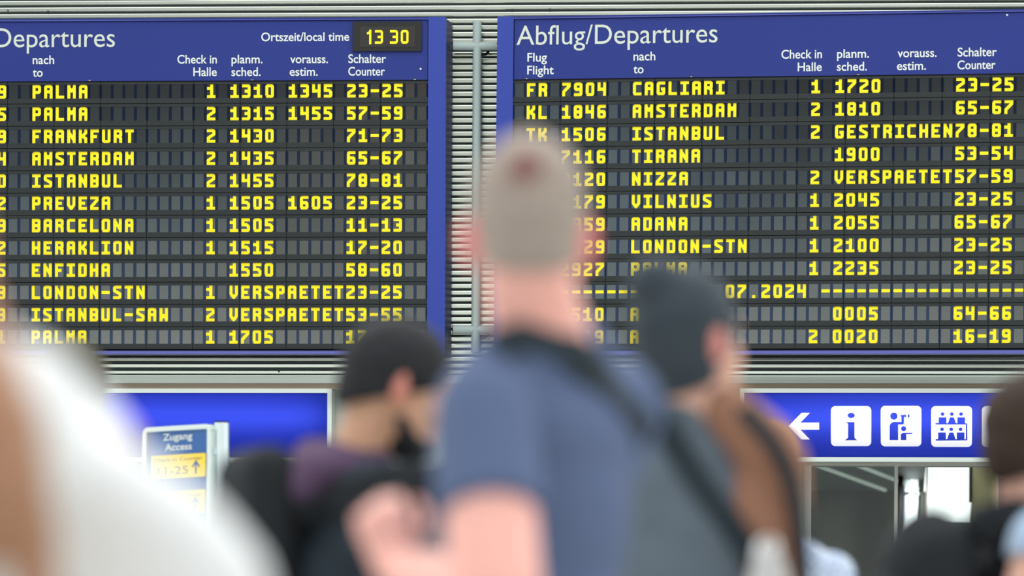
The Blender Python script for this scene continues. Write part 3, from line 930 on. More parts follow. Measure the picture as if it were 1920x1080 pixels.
def organic(name, prims, m, parent, voxel=0.007, smooth=6, cuts=(), rough=None):
    """fuse closed shapes into one continuous skin."""
    vs, fs = [], []
    for v, f in prims:
        b = len(vs)
        vs += [tuple(p) for p in v]
        fs += [tuple(b + i for i in q) for q in f]
    me = bpy.data.meshes.new(name)
    me.from_pydata(vs, [], fs)
    o = bpy.data.objects.new(name, me)
    COL.objects.link(o)
    md = o.modifiers.new('fuse', 'REMESH')
    md.mode, md.voxel_size = 'VOXEL', voxel
    ms = o.modifiers.new('ease', 'SMOOTH')
    ms.factor, ms.iterations = 0.5, smooth
    if rough:
        tx = bpy.data.textures.new(name, 'CLOUDS')
        tx.noise_scale = rough[0]
        dm = o.modifiers.new('ruffle', 'DISPLACE')
        dm.texture, dm.strength, dm.mid_level = tx, rough[1], 0.5
        dm.texture_coords = 'LOCAL'
    new = eval_mesh(o)
    o.modifiers.clear()
    o.data = new
    bpy.data.meshes.remove(me)
    new.name = name
    if cuts:
        bm = bmesh.new()
        bm.from_mesh(new)
        for co, no in cuts:
            r = bmesh.ops.bisect_plane(bm, geom=bm.verts[:] + bm.edges[:] + bm.faces[:], plane_co=co, plane_no=no, clear_outer=True)
            ed = [e for e in r['geom_cut'] if isinstance(e, bmesh.types.BMEdge)]
            if ed:
                bmesh.ops.holes_fill(bm, edges=ed, sides=0)
        bm.to_mesh(new)
        bm.free()
    new.materials.clear()
    new.materials.append(m)
    new.polygons.foreach_set('use_smooth', [True] * len(new.polygons))
    o.parent = parent
    return o

def head_prims(T, ears=1.0):
    E, K = prim_ell, prim_cap
    pr = [E((0, -0.012, 0.030), (0.074, 0.096, 0.092)), E((0, 0.035, -0.030), (0.060, 0.060, 0.086)), E((0, 0.048, -0.076), (0.046, 0.046, 0.040)),
          E((0, 0.082, -0.100), (0.020, 0.018, 0.017)), K((0, 0.088, 0.014), 0.010, (0, 0.110, -0.026), 0.013), E((0.012, 0.100, -0.030), (0.010, 0.011, 0.009)), E((-0.012, 0.100, -0.030), (0.010, 0.011, 0.009)),
          K((-0.036, 0.080, 0.032), 0.011, (0.036, 0.080, 0.032), 0.011), K((-0.019, 0.091, -0.058), 0.007, (0.019, 0.091, -0.058), 0.007), K((-0.017, 0.090, -0.068), 0.008, (0.017, 0.090, -0.068), 0.008),
          E((0.036, 0.062, -0.024), (0.024, 0.026, 0.028)), E((-0.036, 0.062, -0.024), (0.024, 0.026, 0.028))]
    for s in (-1, 1):
        R = Euler((0, s * 0.12, -s * 0.55)).to_matrix()
        w = 0.079 + 0.010 * (ears - 1) * 2
        pr.append(E((s * w, -0.012, -0.004), (0.008 * ears, 0.021 * ears, 0.033 * ears), R))
        pr.append(E((s * (w - 0.006), 0.0, -0.02), (0.012, 0.012, 0.016)))
    return xf(pr, T)
def hand_prims(wrist, d, nrm, side, curl=0.5, size=1.0):
    """palm and five bent fingers: d along the hand, nrm out of the back of the hand; side = +1 puts the thumb on d x nrm."""
    d = Vector(d).normalized()
    nrm = Vector(nrm)
    nrm = (nrm - d * nrm.dot(d)).normalized()
    s = d.cross(nrm) * side
    w = Vector(wrist)
    pr = []
    for i, (off, pl, fl) in enumerate(((0.030, 0.088, 0.072), (0.010, 0.092, 0.082), (-0.011, 0.088, 0.076), (-0.031, 0.080, 0.060))):
        kn = w + (d * pl + s * off) * size
        pr.append(prim_cap(w + s * off * 0.55 * size, 0.016 * size, kn, 0.0125 * size))
        p, a = kn, curl * (0.55 + 0.1 * i)
        for j, q in enumerate((0.46, 0.30, 0.24)):
            dd = d * math.cos(a) - nrm * math.sin(a)
            e = p + dd * fl * q * size
            pr.append(prim_cap(p, (0.0095 - 0.0008 * j) * size, e, (0.0088 - 0.0008 * j) * size))
            p, a = e, a + curl * 0.95
    b = w + (d * 0.022 + s * 0.024 - nrm * 0.006) * size
    t1 = b + (d * 0.034 + s * 0.032 - nrm * 0.012) * size
    t2 = t1 + (d * 0.030 + s * 0.010 - nrm * 0.012) * size
    t3 = t2 + (d * 0.024 - s * 0.004 - nrm * 0.010) * size
    pr += [prim_cap(b, 0.015 * size, t1, 0.012 * size), prim_cap(t1, 0.0108 * size, t2, 0.0098 * size), prim_cap(t2, 0.0098 * size, t3, 0.0085 * size)]
    return pr

EYE = mat('eye_white', (230, 228, 222), 0.2)
IRIS = mat('iris', (70, 52, 40), 0.2)
class Person:
    def __init__(self, label, x, y, yaw, height, head_c, head_yaw=0.0, head_pitch=0.0, lean=(0, 0), hk=1.0, w=1.0, sh=0.0, voxel=0.008):
        """head_c: ear-level centre of the head in world space; the trunk stands at (x, y)."""
        self.root = thing('person', label, 'person', (x, y, 0), (0, 0, yaw))
        self.I = (Matrix.Translation((x, y, 0)) @ Matrix.Rotation(yaw, 4, 'Z')).inverted()
        self.k = height / 1.8
        self.w, self.voxel, self.lean, self.sh = w, voxel, lean, sh
        hc = self.I @ Vector(head_c)
        self.hc = hc
        hk = hk if isinstance(hk, tuple) else (hk, hk, hk)
        self.HT = Matrix.Translation(hc) @ Matrix.Rotation(head_yaw, 4, 'Z') @ Matrix.Rotation(head_pitch, 4, 'X') @ Matrix.Diagonal(hk + (1.0,))
        self.body = []
    def L(self, p):
        return self.I @ Vector(p)
    def S(self, x, y, z):
        """body-frame point at this person's scale, leaning above the hips."""
        k = self.k
        t = max(0.0, (z - 0.95) / 0.5)
        return Vector((x * k * self.w + self.lean[0] * t, y * k + self.lean[1] * t, z * k + self.sh * min(1.0, t)))
    def trunk(self, g=0.0):
        k, S = self.k, self.S
        e = lambda x, y, z, rx, ry, rz: prim_ell(S(x, y, z), ((rx * self.w + g) * k, (ry + g) * k, (rz + g) * k))
        return [e(0, 0, 1.28, 0.165, 0.112, 0.20), e(0, 0.0, 1.10, 0.145, 0.105, 0.19), e(0, -0.012, 0.95, 0.162, 0.118, 0.13), e(0, -0.02, 1.37, 0.172, 0.092, 0.115)]
    def shoulders(self, g=0.0, reach=0.165):
        k, S = self.k, self.S
        pr = [prim_cap(S(-reach, -0.01, 1.425), (0.056 + g) * k, S(reach, -0.01, 1.425), (0.056 + g) * k)]
        for s in (-1, 1):
            pr.append(prim_cap(S(s * 0.03, -0.03, 1.50), (0.055 + g) * k, S(s * 0.135, -0.02, 1.435), (0.052 + g) * k))
        return pr
    def legs(self, g=0.0, foot=True):
        k = self.k
        pr = []
        for s in (-1, 1):
            hip, knee, ank = Vector((s * 0.088, -0.005, 0.92)) * k, Vector((s * 0.10, 0.01, 0.50)) * k, Vector((s * 0.105, -0.015, 0.09)) * k
            pr += [prim_cap(hip, (0.083 + g) * k, knee, (0.056 + g) * k), prim_cap(knee, (0.056 + g) * k, ank, (0.036 + g) * k, flat1=not foot)]
            if foot:
                pr += [prim_cap(ank, 0.036 * k, Vector((s * 0.108, -0.03, 0.04)) * k, 0.036 * k), prim_cap(Vector((s * 0.108, -0.03, 0.036)) * k, 0.034 * k, Vector((s * 0.125, 0.14, 0.03)) * k, 0.028 * k)]
        return pr
    def neck(self, r=0.058):
        return [prim_cap(self.S(0, -0.025, 1.46), (r + 0.012) * self.k, self.HT @ Vector((0, -0.028, -0.05)), r * self.k)]
    def arm(self, side, sh=None, el=None, wr=None, hand=None, ru=0.048, curl=0.4, nrm=None):
        """world-space elbow/wrist when given, else hanging at the side."""
        k, S = self.k, self.S
        a = dict(side=side)
        a['sh'] = self.L(sh) if sh else S(side * 0.185, -0.01, 1.425)
        a['el'] = self.L(el) if el else S(side * 0.225, -0.03, 1.12)
        a['wr'] = self.L(wr) if wr else S(side * 0.235, 0.04, 0.87)
        d = (self.I.to_3x3() @ Vector(hand)) if hand else (a['wr'] - a['el'])
        n = (self.I.to_3x3() @ Vector(nrm)) if nrm else Vector((side, 0, 0))
        a['pr'] = [prim_cap(a['sh'], (ru + 0.006) * k, a['el'], (ru - 0.008) * k), prim_cap(a['el'], (ru - 0.008) * k, a['wr'], 0.027 * k),
                   prim_ell(a['el'] * 0.72 + a['wr'] * 0.28, (0.043 * k,) * 3)] + hand_prims(a['wr'], d, n, side if not nrm else 1, curl, k)
        a['ru'] = ru
        return a
    def make_body(self, skin, arms, ears=1.0, neck_r=0.058, extra=(), reach=0.165):
        pr = self.trunk() + self.shoulders(0.0, reach) + self.legs() + self.neck(neck_r) + head_prims(self.HT, ears) + list(extra)
        for a in arms:
            pr += a['pr']
        self.b = organic('body', pr, skin, self.root, self.voxel, 4)
        me = self.b.data
        me.materials.append(EAR[skin.name])
        HI = self.HT.inverted()
        for p in me.polygons:
            q = HI @ p.center
            if abs(q.x) > 0.0755 and abs(q.z) < 0.05 and abs(q.y) < 0.05:
                p.material_index = 1
        for s in (-1, 1):
            m_ = MB()
            for r, yy, mm in ((0.0115, 0.0745, EYE), (0.0062, 0.0803, IRIS)):
                v, f = prim_ell((s * 0.031, yy, 0.012), (r, r, r), nu=12, nv=8)
                m_.add(v, f, mm, self.HT, True)
            m_.build('eye', self.root)
    def sleeve(self, a, t, g=0.012, lower=False):
        """sleeve from the shoulder to fraction t of the upper arm (or to t of the forearm)."""
        k, ru = self.k, a['ru']
        if lower:
            return [prim_cap(a['sh'], (ru + 0.008 + g) * k, a['el'], (ru - 0.006 + g) * k), prim_cap(a['el'], (ru - 0.006 + g) * k, a['el'].lerp(a['wr'], t), (0.03 + g) * k, flat1=True)]
        return [prim_cap(a['sh'], (ru + 0.008 + g) * k, a['sh'].lerp(a['el'], t), (ru + 0.004 + g) * k, flat1=True)]
    def trousers(self, m):
        pr = self.legs(0.014, False) + [prim_ell(self.S(0, -0.012, 0.95), ((0.172 * self.w) * self.k, 0.128 * self.k, 0.125 * self.k))]
        return organic('trousers', pr, m, self.root, 0.011, 5)
    def shoes(self, m):
        for s in (-1, 1):
            k = self.k
            pr = [prim_cap(Vector((s * 0.108, -0.035, 0.045)) * k, 0.044 * k, Vector((s * 0.125, 0.145, 0.036)) * k, 0.036 * k), prim_cap(Vector((s * 0.105, -0.02, 0.10)) * k, 0.045 * k, Vector((s * 0.106, -0.02, 0.05)) * k, 0.046 * k, flat0=True)]
            organic('shoe', pr, m, self.root, 0.008, 3, cuts=[((0, 0, 0.001), (0, 0, -1))])
    def hair_cap(self, g, m, cuts, rough=None, extra=(), name='hair'):
        pr = [prim_ell((0, -0.012, 0.030), (0.074 + g, 0.096 + g, 0.092 + g)), prim_ell((0, -0.03, -0.01), (0.066 + g, 0.072 + g, 0.085 + g))]
        T, R = self.HT, self.HT.to_3x3().normalized()
        pr = xf(pr + list(extra), T)
        cc = [(T @ Vector(co), R @ Vector(no)) for co, no in cuts]
        return organic(name, pr, m, self.root, 0.006, 3, cuts=cc, rough=rough)
from mathutils.bvhtree import BVHTree
def on_body(objs, pts, lift=0.006):
    """follow photo pixels over the camera side of built meshes; returns world points and outward normals."""
    trees = []
    for o in objs:
        bpy.context.view_layer.update()
        mw = o.matrix_world
        trees.append(BVHTree.FromPolygons([mw @ v.co for v in o.data.vertices], [tuple(p.vertices) for p in o.data.polygons]))
    out, last = [], None
    for px, py in list(pts)[::-1] + list(pts):
        r = ray(px, py)
        best = None
        for t in trees:
            h = t.ray_cast(Vector((0, 0, CAM_Z)), r)
            if h[0] is not None and (best is None or h[3] < best[2]):
                best = (h[0], h[1], h[3])
        if best:
            n = best[1] if best[1].dot(r) < 0 else -best[1]
            p = best[0] + n * lift
            last = (p.y, n)
        else:
            p, n = (at(px, py, last[0] + 0.01), last[1]) if last else (at(px, py, 7.0), Vector((0, -1, 0)))
        out.append((p, n))
    out = out[len(pts):]
    # calm the normals and depth along the run
    P = [p for p, _ in out]; N = [n for _, n in out]
    for _ in range(3):
        P = [P[0]] + [(P[i - 1] + 2 * P[i] + P[i + 1]) / 4 for i in range(1, len(P) - 1)] + [P[-1]] if len(P) > 2 else P
        N = [(N[max(0, i - 1)] + 2 * N[i] + N[min(len(N) - 1, i + 1)]).normalized() for i in range(len(N))]
    return P, N
def strap_on(name, objs, pts, w, t, m, parent, T, lift=0.006):
    n = 14
    dense = []
    for i in range(len(pts) - 1):
        for k in range(4):
            u = k / 4
            dense.append((pts[i][0] + (pts[i + 1][0] - pts[i][0]) * u, pts[i][1] + (pts[i + 1][1] - pts[i][1]) * u))
    dense.append(pts[-1])
    P, N = on_body(objs, dense, lift)
    R3 = T.to_3x3()
    return strap_mesh(name, [T @ p for p in P], w, t, m, parent, [R3 @ q for q in N])
def strap_mesh(name, pts, w, t, m, parent, face):
    """a flat webbing strap through pts; face = outward direction at each point."""
    m_ = MB()
    pts = [Vector(p) for p in pts]
    # resample as a smooth curve
    cr = []
    for i in range(len(pts) - 1):
        p0, p1, p2, p3 = pts[max(0, i - 1)], pts[i], pts[i + 1], pts[min(len(pts) - 1, i + 2)]
        for k in range(8):
            u = k / 8
            cr.append((0.5 * ((2 * p1) + (p2 - p0) * u + (2 * p0 - 5 * p1 + 4 * p2 - p3) * u * u + (3 * p1 - p0 - 3 * p2 + p3) * u ** 3), i + u))
    cr.append((pts[-1], len(pts) - 1))
    vs = []
    for i, (p, u) in enumerate(cr):
        q = cr[min(i + 1, len(cr) - 1)][0] - cr[max(i - 1, 0)][0]
        j = min(int(u), len(face) - 2)
        n = Vector(face[j]).lerp(Vector(face[j + 1]), u - j).normalized()
        s = q.cross(n).normalized() * w / 2
        n = s.cross(q).normalized() * t / 2
        if n.dot(Vector(face[j])) < 0:
            n = -n
        vs += [p - s - n, p + s - n, p + s + n, p - s + n]
    fs = []
    for i in range(len(cr) - 1):
        for k in range(4):
            fs.append((4 * i + k, 4 * i + (k + 1) % 4, 4 * i + 4 + (k + 1) % 4, 4 * i + 4 + k))
    fs += [(3, 2, 1, 0), tuple(len(vs) - 4 + k for k in range(4))]
    m_.add(vs, fs, m, None, False)
    return m_.build(name, parent)

SKIN = {k: mat('skin_' + k, c, 0.5, spec=0.35, noise=(14, 0.35, c2), bump=(180, 0.05)) for k, c, c2 in (
    ('fair', (243, 183, 170), (236, 164, 150)), ('warm', (214, 168, 138), (202, 150, 124)), ('tan', (160, 114, 92), (146, 102, 82)), ('light', (224, 178, 158), (214, 160, 142)))}
EAR = {'skin_' + k: mat('ear_' + k, c, 0.5, spec=0.35) for k, c in (('fair', (226, 122, 122)), ('warm', (216, 140, 124)), ('tan', (168, 100, 84)), ('light', (222, 146, 136)))}
def cloth(name, c, c2=None, rough=0.85):
    return mat(name, c, rough, spec=0.2, noise=(6, 0.5, c2 or tuple(int(v * 0.88) for v in c)), bump=(24, 0.35))
CL = {
    'navy': cloth('navy_jersey', (90, 104, 136), (80, 94, 125)), 'denim': cloth('denim', (52, 62, 84)), 'black': cloth('black_fabric', (38, 42, 46)), 'strap': cloth('strap_webbing', (44, 54, 60)),
    'grey': cloth('grey_jersey', (99, 111, 122), (90, 102, 113)), 'white': cloth('white_fleece', (238, 240, 240), (230, 233, 234)), 'plum': cloth('plum_hood', (92, 72, 98)), 'jacket': cloth('dark_teal_jacket', (42, 52, 60)),
    'pale_blue': cloth('pale_blue_cotton', (176, 198, 224)), 'brown': cloth('brown_knit', (150, 110, 90), (138, 100, 82)), 'canvas': cloth('canvas_bag', (200, 200, 200)), 'red': cloth('red_collar', (190, 80, 80)), 'khaki': cloth('khaki', (120, 112, 92)), 'shoe': cloth('dark_shoe', (34, 34, 36)),
}
HAIR = {k: mat('hair_' + k, c, 0.7, spec=0.25, noise=(40, 0.6, c2), bump=(120, 0.6)) for k, c, c2 in (
    ('black', (38, 40, 44), (30, 32, 36)), ('bun', (58, 68, 76), (48, 58, 66)), ('brown', (182, 138, 110), (150, 108, 84)), ('dark_brown', (62, 48, 40), (50, 38, 32)), ('ash', (74, 70, 52), (62, 58, 42)))}
def cropped_hair():
    """short grey-blond crop whose whorl at the crown shows the reddish scalp."""
    m = mat('hair_cropped', (174, 160, 150), 0.8, spec=0.15, noise=(60, 0.5, (146, 134, 124)), bump=(200, 0.5))
    nt = m.node_tree
    b = nt.nodes['Principled BSDF']
    src = b.inputs['Base Color'].links[0].from_socket
    tc = nt.nodes.new('ShaderNodeTexCoord')
    vm = nt.nodes.new('ShaderNodeVectorMath')
    vm.operation = 'DISTANCE'
    nt.links.new(tc.outputs['Object'], vm.inputs[0])
    mr = nt.nodes.new('ShaderNodeMapRange')
    mr.interpolation_type = 'SMOOTHSTEP'
    mr.inputs['From Min'].default_value, mr.inputs['From Max'].default_value = 0.035, 0.012
    nt.links.new(vm.outputs['Value'], mr.inputs['Value'])
    mx = nt.nodes.new('ShaderNodeMix')
    mx.data_type = 'RGBA'
    rg = [i for i in mx.inputs if i.type == 'RGBA']
    nt.links.new(mr.outputs['Result'], mx.inputs['Factor'])
    nt.links.new(src, rg[0])
    rg[1].default_value = lin((128, 84, 80)) + (1.0,)
    nt.links.new([o for o in mx.outputs if o.type == 'RGBA'][0], b.inputs['Base Color'])
    return m, vm
NAPE = [((0, -0.06, -0.062), (0, 0.35, -1)), ((0, 0.082, 0.05), (0, 1, -0.45))]

# --- the man in the centre, seen from behind, forearm raised to the left
D1 = 5.54
hc = at(990, 452, D1)
p1 = Person('man with cropped hair and navy T-shirt in the centre, one hand raised', at(1000, 800, D1 + 0.03).x, D1 + 0.06, math.radians(56), 1.82, hc, head_yaw=math.radians(-54), head_pitch=0.06, hk=(1.03, 1.04, 1.07), w=1.0, sh=-0.01, voxel=0.0065)
hand_dir = at(712, 965, 5.60) - at(738, 1067, 5.57)
aL = p1.arm(-1, sh=at(908, 775, 5.42), el=at(930, 1122, 5.28), wr=at(742, 1064, 5.56), hand=hand_dir, ru=0.066, curl=1.15, nrm=(0.15, -1, 0.1))
aL['pr'][0] = prim_cap(aL['sh'], 0.064, aL['el'], 0.066)
aR = p1.arm(1, el=at(960, 1140, 5.70), wr=at(850, 1100, 5.85), ru=0.058)
p1.make_body(SKIN['fair'], [aL, aR], ears=1.12, neck_r=0.064, reach=0.118)
pr = p1.trunk(0.014) + p1.shoulders(0.012, 0.125) + [prim_cap(aL['sh'], 0.074, aL['sh'].lerp(aL['el'], 0.56), 0.080, flat1=True)] + p1.sleeve(aR, 0.6, 0.018)
shirt = organic('t_shirt', pr, CL['navy'], p1.root, 0.008, 5)
pr = [prim_cap(p1.S(0, -0.028, 1.455), 0.082 * p1.k, p1.S(0, -0.02, 1.50), 0.074 * p1.k, flat1=True)]
collar = organic('collar', pr, CL['jacket'], p1.root, 0.007, 2)
p1.trousers(CL['denim']); p1.shoes(CL['shoe'])
hm, vm = cropped_hair()
hair = p1.hair_cap(0.006, hm, [((0, -0.06, -0.034), (0, 0.35, -1)), ((0, 0.082, 0.05), (0, 1, -0.45))], rough=(0.02, 0.004), extra=[prim_ell((0, -0.012, 0.056), (0.080, 0.097, 0.090))])
P_, N_ = on_body([hair], [(985, 312)], 0.0)
vm.inputs[1].default_value = p1.L(P_[0])
strap_on('sling_strap', [shirt, collar], [(938, 660), (962, 640), (1000, 632), (1040, 640), (1090, 672), (1140, 722), (1180, 775), (1205, 820)], 0.055, 0.006, CL['strap'], p1.root, p1.I)

# --- dark-haired bearded man looking down to the right, with a black backpack
D4 = 7.6
hc = at(744, 730, D4)
p4 = Person('bearded man with black hair and plum hood, bending forward behind the raised hand', at(624, 950, D4).x, D4 + 0.02, math.radians(-68), 1.66, hc, head_yaw=math.radians(-8), head_pitch=-0.38, hk=(1.0, 1.06, 1.06), lean=(0, 0.03), sh=-0.03)
a1, a2 = p4.arm(-1, el=at(705, 1150, 7.4), wr=at(830, 1080, 7.45)), p4.arm(1, el=at(735, 1120, 7.6), wr=at(850, 1070, 7.5))
beard = []
p4.make_body(SKIN['warm'], [a1, a2])
pr = p4.trunk(0.02) + p4.shoulders(0.018) + p4.sleeve(a1, 0.95, 0.018, True) + p4.sleeve(a2, 0.95, 0.018, True)
pr.append(prim_cap(p4.L(at(690, 935, 7.50)), 0.075, p4.L(at(815, 925, 7.50)), 0.060))
jk4 = organic('jacket', pr, CL['jacket'], p4.root, 0.009, 5)
pr = [prim_ell(p4.L(at(622, 885, D4 - 0.03)), (0.105, 0.085, 0.055)), prim_cap(p4.L(at(590, 868, D4)), 0.052, p4.L(at(700, 880, D4 - 0.03)), 0.045), prim_ell(p4.L(at(580, 910, D4 - 0.04)), (0.07, 0.07, 0.065))]
hd4 = organic('hood', pr, CL['plum'], p4.root, 0.009, 5)
p4.trousers(CL['black']); p4.shoes(CL['shoe'])
p4.hair_cap(0.014, HAIR['black'], [((0, -0.03, -0.034), (0, 0.6, -1)), ((0, 0.06, 0.03), (0, 1, -0.35))], rough=(0.03, 0.008))
T4 = p4.HT
pr = xf([prim_ell((0, 0.055, -0.09), (0.052, 0.052, 0.034)), prim_cap((-0.06, 0.02, -0.06), 0.014, (-0.04, 0.06, -0.09), 0.016), prim_cap((0.06, 0.02, -0.06), 0.014, (0.04, 0.06, -0.09), 0.016)], T4)
organic('beard', pr, HAIR['black'], p4.root, 0.007, 3)

def backpack(label, c, size, yaw, m, straps, boxy=False):
    t = thing('backpack', label, 'backpack', c, (0, 0, yaw))
    sx, sy, sz = size
    pr = [prim_ell((0, 0, 0), (sx, sy, sz)), prim_cap((-sx * 0.45, 0, -sz * 0.45), sy * 0.9, (-sx * 0.4, 0, sz * 0.4), sy * 0.75), prim_cap((sx * 0.45, 0, -sz * 0.45), sy * 0.9, (sx * 0.4, 0, sz * 0.4), sy * 0.75)]
    if boxy:
        r = sy * 0.95
        pr = [prim_cap((x * sx, 0, -sz + r), r, (x * sx, 0, sz - r), r) for x in (-0.6, -0.4, -0.2, 0.0, 0.2, 0.4, 0.6)] + [prim_cap((-0.6 * sx, 0, z), r, (0.6 * sx, 0, z), r) for z in (-sz + r, -0.5 * sz + r, 0, 0.5 * sz - r, sz - r)]
    organic('bag', pr, m, t, 0.010, 6)
    pr = [prim_ell((0, -sy * 0.95, -sz * 0.25), (sx * 0.7, sy * 0.45, sz * 0.45))]
    organic('front_pocket', pr, m, t, 0.010, 4)
    mb_ = MB()
    mb_.path([(-0.04, sy * 0.8, sz * 0.72), (-0.03, sy * 1.05, sz * 0.84), (0.03, sy * 1.05, sz * 0.84), (0.04, sy * 0.8, sz * 0.72)], 0.008, m)
    mb_.build('carry_loop', t)
    inv = (Matrix.Translation(c) @ Matrix.Rotation(yaw, 4, 'Z')).inverted()
    for objs, pts, w in straps:
        strap_on('strap', objs, pts, w, 0.008, m, t, inv, 0.016)
    return t
c4 = at(482, 1000, D4 + 0.02)
backpack('black backpack on the back of the bearded man with the plum hood', c4, (0.14, 0.062, 0.172), math.radians(-68), CL['black'],
         [([jk4, hd4] + [o_ for o_ in p4.root.children if o_.name.startswith(('body', 'beard'))], [(560, 950), (610, 945), (680, 925), (740, 900), (790, 905), (820, 960)], 0.055)], True)

# --- woman with dark hair, grey top and a brown cardigan over her right shoulder
D6 = 6.75
hc = at(1293, 645, D6)
p6 = Person('woman with dark hair and grey top, brown cardigan over her right shoulder', at(1300, 800, D6).x, D6 + 0.05, math.radians(-16), 1.74, hc, head_yaw=math.radians(-32), head_pitch=0.05, hk=(0.98, 1.0, 1.06), w=0.98, sh=0.035)
b1 = p6.arm(-1, ru=0.044)
b2 = p6.arm(1, sh=at(1450, 868, 6.72), el=at(1468, 1135, 6.78), wr=at(1430, 1330, 6.9), ru=0.046)
p6.make_body(SKIN['light'], [b1, b2], neck_r=0.052, reach=0.15, extra=[prim_cap(p6.L(at(1335, 770, 6.74)), 0.045, p6.L(at(1432, 842, 6.72)), 0.050)])
S = p6.S
pr = [prim_ell(S(0, -0.005, 1.24), (0.170, 0.122, 0.22)), prim_ell(S(0, 0, 1.08), (0.155, 0.122, 0.2)), prim_ell(S(0, -0.012, 0.95), (0.175, 0.13, 0.13)),
      prim_ell(S(0.0, -0.045, 1.35), (0.140, 0.082, 0.13)), prim_cap(S(-0.03, -0.045, 1.40), 0.085, S(0.0, -0.035, 1.50), 0.066), prim_cap(S(0.035, -0.035, 1.43), 0.075, S(0.02, -0.03, 1.51), 0.060)]
pr.append(prim_cap(S(-0.15, -0.03, 1.435), 0.07, S(-0.02, -0.045, 1.505), 0.074))
pr.append(prim_ell(S(0.035, -0.036, 1.32), (0.150, 0.094, 0.125)))
tank = organic('tank_top', pr, CL['grey'], p6.root, 0.008, 6)
p6.trousers(CL['denim']); p6.shoes(CL['shoe'])
bun = [prim_ell((-0.01, -0.07, 0.095), (0.056, 0.05, 0.048))]
p6.hair_cap(0.011, HAIR['bun'], [((0, -0.06, -0.088), (0, 0.35, -1)), ((0, 0.045, 0.0), (0, 1, -0.25))], rough=(0.03, 0.010), extra=bun)
pr = [prim_ell(S(0.128, -0.024, 1.33), (0.062, 0.096, 0.13)), prim_cap(p6.L(at(1366, 775, 6.72)), 0.050, p6.L(at(1432, 842, 6.71)), 0.062),
      prim_cap(b2['sh'], 0.062, b2['sh'].lerp(b2['el'], 0.62), 0.053), prim_cap(b2['sh'].lerp(b2['el'], 0.6), 0.053, b2['sh'].lerp(b2['el'], 0.86), 0.052, flat1=True)]
wrap = organic('cardigan', pr, CL['brown'], p6.root, 0.008, 6)
strap_on('bag_strap', [tank, wrap], [(1232, 775), (1262, 830), (1310, 905), (1360, 970), (1405, 1030), (1440, 1090), (1460, 1160)], 0.045, 0.006, CL['strap'], p6.root, p6.I)
tb = thing('tote_bag', 'pale cloth tote bag hanging at the brown sleeve of the woman in grey', 'bag', at(1440, 1150, 6.58))
pr = [prim_ell((0, 0, 0), (0.042, 0.026, 0.12)), prim_cap((-0.012, 0, 0.03), 0.03, (0.02, 0, -0.12), 0.035)]
organic('bag', pr, CL['canvas'], tb, 0.007, 5, rough=(0.05, 0.012))
strap_mesh('handle', [Vector(p) for p in ((-0.02, 0.0, 0.09), (-0.012, 0.012, 0.125), (0.012, 0.012, 0.125), (0.02, 0.0, 0.09))], 0.012, 0.004, CL['white'], tb, [(0, -1, 1), (0, 0, 1), (0, 0, 1), (1, 0, 0)])
sb = thing('shoulder_bag', 'dark bag strap hanging down the outside of the brown sleeve', 'bag', at(1590, 1420, 6.74))
pr = [prim_ell((0, 0, 0), (0.05, 0.14, 0.12)), prim_cap((0, -0.08, -0.05), 0.045, (0, 0.08, -0.05), 0.045)]
organic('bag', pr, CL['black'], sb, 0.009, 5)
bd6 = [o_ for o_ in p6.root.children if o_.name.startswith('body')]
strap_on('strap', bd6 + [tank, wrap], [(1392, 772), (1412, 792), (1446, 830), (1478, 890), (1492, 980), (1498, 1080), (1506, 1180), (1530, 1290)], 0.03, 0.006, CL['strap'], sb, Matrix.Translation(-sb.location), 0.016)

# --- checked shirt, mostly hidden behind the woman
D8 = 9.5
hc = at(1440, 880, D8)
p8 = Person('person in a pale blue checked shirt, mostly hidden behind the brown sleeve', hc.x, D8 + 0.02, math.radians(10), 1.65, hc, hk=0.98, w=0.95)
c1, c2 = p8.arm(-1), p8.arm(1, el=at(1538, 1170, 9.48), wr=at(1530, 1350, 9.4))
p8.make_body(SKIN['light'], [c1, c2])
chk = cloth('checked_cotton', (168, 186, 214))
nt = chk.node_tree
ck = nt.nodes.new('ShaderNodeTexChecker')
ck.inputs['Scale'].default_value = 70
ck.inputs['Color1'].default_value = lin((150, 170, 204)) + (1,)
ck.inputs['Color2'].default_value = lin((206, 216, 230)) + (1,)
tcn = nt.nodes.new('ShaderNodeTexCoord')
nt.links.new(tcn.outputs['Object'], ck.inputs['Vector'])
nt.links.new(ck.outputs['Color'], nt.nodes['Principled BSDF'].inputs['Base Color'])
pr = p8.trunk(0.016) + p8.shoulders(0.014) + p8.sleeve(c1, 0.9, 0.014, True) + p8.sleeve(c2, 0.9, 0.014, True)
organic('shirt', pr, chk, p8.root, 0.009, 5)
p8.trousers(CL['khaki']); p8.shoes(CL['shoe'])
p8.hair_cap(0.012, HAIR['brown'], NAPE, rough=(0.03, 0.008))

# --- person at the right edge in profile, black backpack, pale blue top
D7 = 7.5
hc = at(1945, 828, D7)
p7 = Person('person with dark brown hair, black top and pale blue sleeve at the right edge', at(1950, 1000, D7).x, D7 + 0.02, math.radians(-70), 1.62, hc, head_yaw=math.radians(0), head_pitch=-0.1, hk=1.0, w=0.95, sh=-0.02)
d1, d2 = p7.arm(-1, sh=at(1955, 1015, 7.36), el=at(1885, 1260, 7.32), ru=0.05), p7.arm(1)
p7.make_body(SKIN['light'], [d1, d2], neck_r=0.052, reach=0.12)
pr = p7.trunk(0.016) + p7.shoulders(0.014, 0.12) + [prim_cap(p7.L(at(1850, 985, 7.46)), 0.045, p7.L(at(1930, 975, 7.46)), 0.045)]
top7 = organic('top', pr, CL['black'], p7.root, 0.009, 5)
organic('sleeve', [prim_cap(d1['sh'], 0.066, d1['sh'].lerp(d1['el'], 0.17), 0.064, flat1=True)], CL['pale_blue'], p7.root, 0.007, 4)
